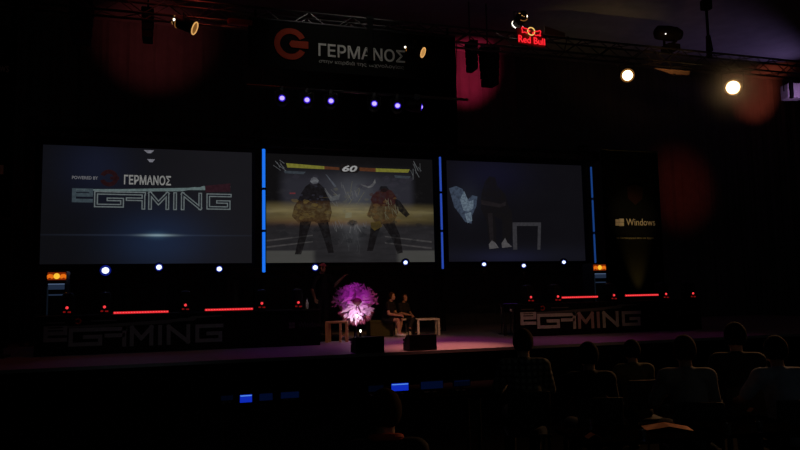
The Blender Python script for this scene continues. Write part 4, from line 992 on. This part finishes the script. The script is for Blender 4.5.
for k, (px, py, hz, v, shm, ln, lb, clb, slv) in enumerate(aud):
    q = atz(px, py, hz); rz = face_rz(v); sc = hz/1.215
    J = seated(ln)
    if k == 5: J.update(ell=(-.30, .20, .80), elr=(.30, .20, .80), wrl=(-.24, .44, .76), wrr=(.24, .44, .76))
    if k == 7: J.update(elr=(.36, .20, .86), wrr=(.52, .42, .93))
    fw = V((v[0], v[1], 0)).normalized(); base = V((q.x, q.y, 0))-fw*(.07+ln*1.15)
    f_ = figure(lb, base, rz, J, SKIN2 if k % 2 else SKIN, shm, DTRS, DHAIR if k % 3 else BHAIR, DSHOE, slv, False, 0, vox=.0125, scale=sc)
    if k == 6:
        part('rimlight', MB().torus((0, .055+ln, 1.075), (0, .25, 1), .085, .022), mat('red_rim_tone', (.6, .08, .04), .8), f_)  # red ring added for a red-lit rim near the head
    chair(base, rz, clb)

# ------------------------------------------------------------------ hall tables
def htable(c, L, Wd, rz, label):
    t = thing('hall_table', label, 'table', (c[0], c[1], 0), rz, 'dark tables in the hall')
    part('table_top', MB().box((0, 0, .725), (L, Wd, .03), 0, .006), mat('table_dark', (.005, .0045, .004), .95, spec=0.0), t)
    for x in (-L/2+.06, L/2-.06):
        for y in (-Wd/2+.06, Wd/2-.06): part('leg', MB().cyl((x, y, 0), (x, y, .71), .02), DMETAL, t)
    return t
TT = .742
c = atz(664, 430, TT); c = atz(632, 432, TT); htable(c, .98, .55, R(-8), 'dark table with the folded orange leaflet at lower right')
ORG = mat('orange_paper', (.85, .27, .08), .7)
def leaflet(px, py, L, Wd, rz, label, fold=.03):
    q = atz(px, py, TT+.006)
    t = thing('leaflet', label, 'paper', (q.x, q.y, TT+.002), rz, 'orange leaflets')
    a_ = MB(); a_.prism([(-L/2, 0), (0, fold), (0, fold+.002), (-L/2, .002)], -Wd/2, Wd/2); part('page', a_, ORG, t)
    a_ = MB(); a_.prism([(0, fold), (L/2, 0), (L/2, .002), (0, fold+.002)], -Wd/2, Wd/2); part('page', a_, ORG, t)
leaflet(667, 428, .34, .18, R(-25), 'folded orange leaflet lying on the table at lower right')
leaflet(593, 437, .10, .08, R(-10), 'small orange leaflet at bottom centre right')
leaflet(752, 411, .07, .05, R(0), 'tiny orange card beside the pale blue shirt')
GLASS = mat('glass', (.9, .9, .9), .03, spec=.6, var=.02, trans=.95)
def glass(px, py, label):
    q = atz(px, py+5, TT)
    t = thing('drinking_glass', label, 'glass', (q.x, q.y, TT), 0, 'drinking glasses on the hall tables')
    part('bowl', MB().lathe([(.022, 0), (.028, .075), (.026, .075), (.020, .006)], n=18), GLASS, t, True)
    return t
for px, py, lb in ((668, 409, 'glass behind the folded orange leaflet'), (643, 436, 'glass left of the folded orange leaflet'),
                   (728, 429, 'glass at lower right below the grey shirt'), (590, 424, 'glass on the table below the dark-clothed spectator'), (760, 427, 'glass beneath the pale blue shirt')): glass(px, py, lb)
c3 = atz(745, 424, TT); htable((c3.x, c3.y), .72, .62, R(-8), 'dark table beside the spectator in pale blue')
# front row: a long table with little blue screens
a, b = atz(215, 404, .75), atz(478, 390, .75); d = b-a; rz = math.atan2(d.y, d.x); c = (a+b)/2
htable((c.x, c.y), d.length, .5, rz, 'long dark table with small blue screens in front of the stage')
BS = emis('screen_blue', (.01, .05, 1.0), .45); BSD = emis('screen_blue_dim', (.004, .025, .15), .10); BSF = emis('screen_blue_faint', (.002, .012, .05), .08); BSL = emis('screen_line', (.12, .35, 1), .8)
for px, py, wp, hp, m, ln, lb in ((227, 398, 12, 4, BSF, False, 'faint blue screen at the left end of the long table'), (246, 398.5, 12, 7, BS, True, 'bright blue small screen on the left half of the long table'),
                             (266, 397, 13, 6, BSD, True, 'dim blue screen right of the bright one on the left'), (290, 395, 18, 5, BSD, False, 'faint wide screen near the table middle'),
                             (376, 388.5, 15, 5, BSF, False, 'faint screen left of the bright one at centre'), (400, 387, 17, 6.5, BS, True, 'bright blue small screen at the centre of the long table'),
                             (432, 385, 22, 6, BSD, False, 'dim blue screen right of the bright one at centre'), (462, 383, 16, 5, BSF, True, 'faint screen at the right end of the long table')):
    s_ = (px-215)/(478-215); base = a.lerp(b, s_); Y = base.y
    tl, br = at(px-wp/2, py-hp/2, Y), at(px+wp/2, py+hp/2, Y); wd, h = br.x-tl.x, tl.z-br.z
    t = thing('small_screen', lb, 'screen', ((tl.x+br.x)/2, Y, .74), 0, 'small screens on the long table')
    zb = br.z-.74
    part('case', MB().box((0, .012, zb+h/2), (wd+.016, .014, h+.016), 0, .003), BPLASTIC, t)
    part('display', MB().box((0, .002, zb+h/2), (wd, .006, h)), m, t)
    if ln: part('title_line', MB().box((0, -.003, zb+h*.86), (wd*.95, .004, h*.12)), BSL if m is BS else BSD, t)
    part('foot', MB().box((0, .05, .006), (wd*.6, .10, .012)), BPLASTIC, t); part('prop', MB().box((0, .03, max(zb, .02)/2), (.03, .012, max(zb, .02))), BPLASTIC, t)

# ------------------------------------------------------------------ ball of haze added for the glow around the brightest lamp
hm_ = bpy.data.materials.new('lamp_glow_haze'); hm_.use_nodes = True; nt = hm_.node_tree; nt.nodes.clear()
tc = nt.nodes.new('ShaderNodeTexCoord'); ln_ = nt.nodes.new('ShaderNodeVectorMath'); ln_.operation = 'LENGTH'; nt.links.new(tc.outputs['Object'], ln_.inputs[0])
mr = nt.nodes.new('ShaderNodeMapRange'); mr.interpolation_type = 'SMOOTHSTEP'; mr.inputs[1].default_value = 0; mr.inputs[2].default_value = 1; mr.inputs[3].default_value = .95; mr.inputs[4].default_value = 0
nt.links.new(ln_.outputs['Value'], mr.inputs[0])
vs = nt.nodes.new('ShaderNodeVolumeScatter'); vs.inputs['Color'].default_value = (1, .86, .74, 1); nt.links.new(mr.outputs[0], vs.inputs['Density'])
o_ = nt.nodes.new('ShaderNodeOutputMaterial'); nt.links.new(vs.outputs[0], o_.inputs['Volume'])
p = at(733, 87.5, 13.75)
hz_ = link('haze', MB().ball((0, 0, 0), 1.0, 3).mesh('haze'), hm_); hz_.location = p; hz_.scale = (1.1,)*3
tag(hz_, 'ball of thin haze added for the warm glow around the brightest lamp at upper right', 'haze', kind='stuff')
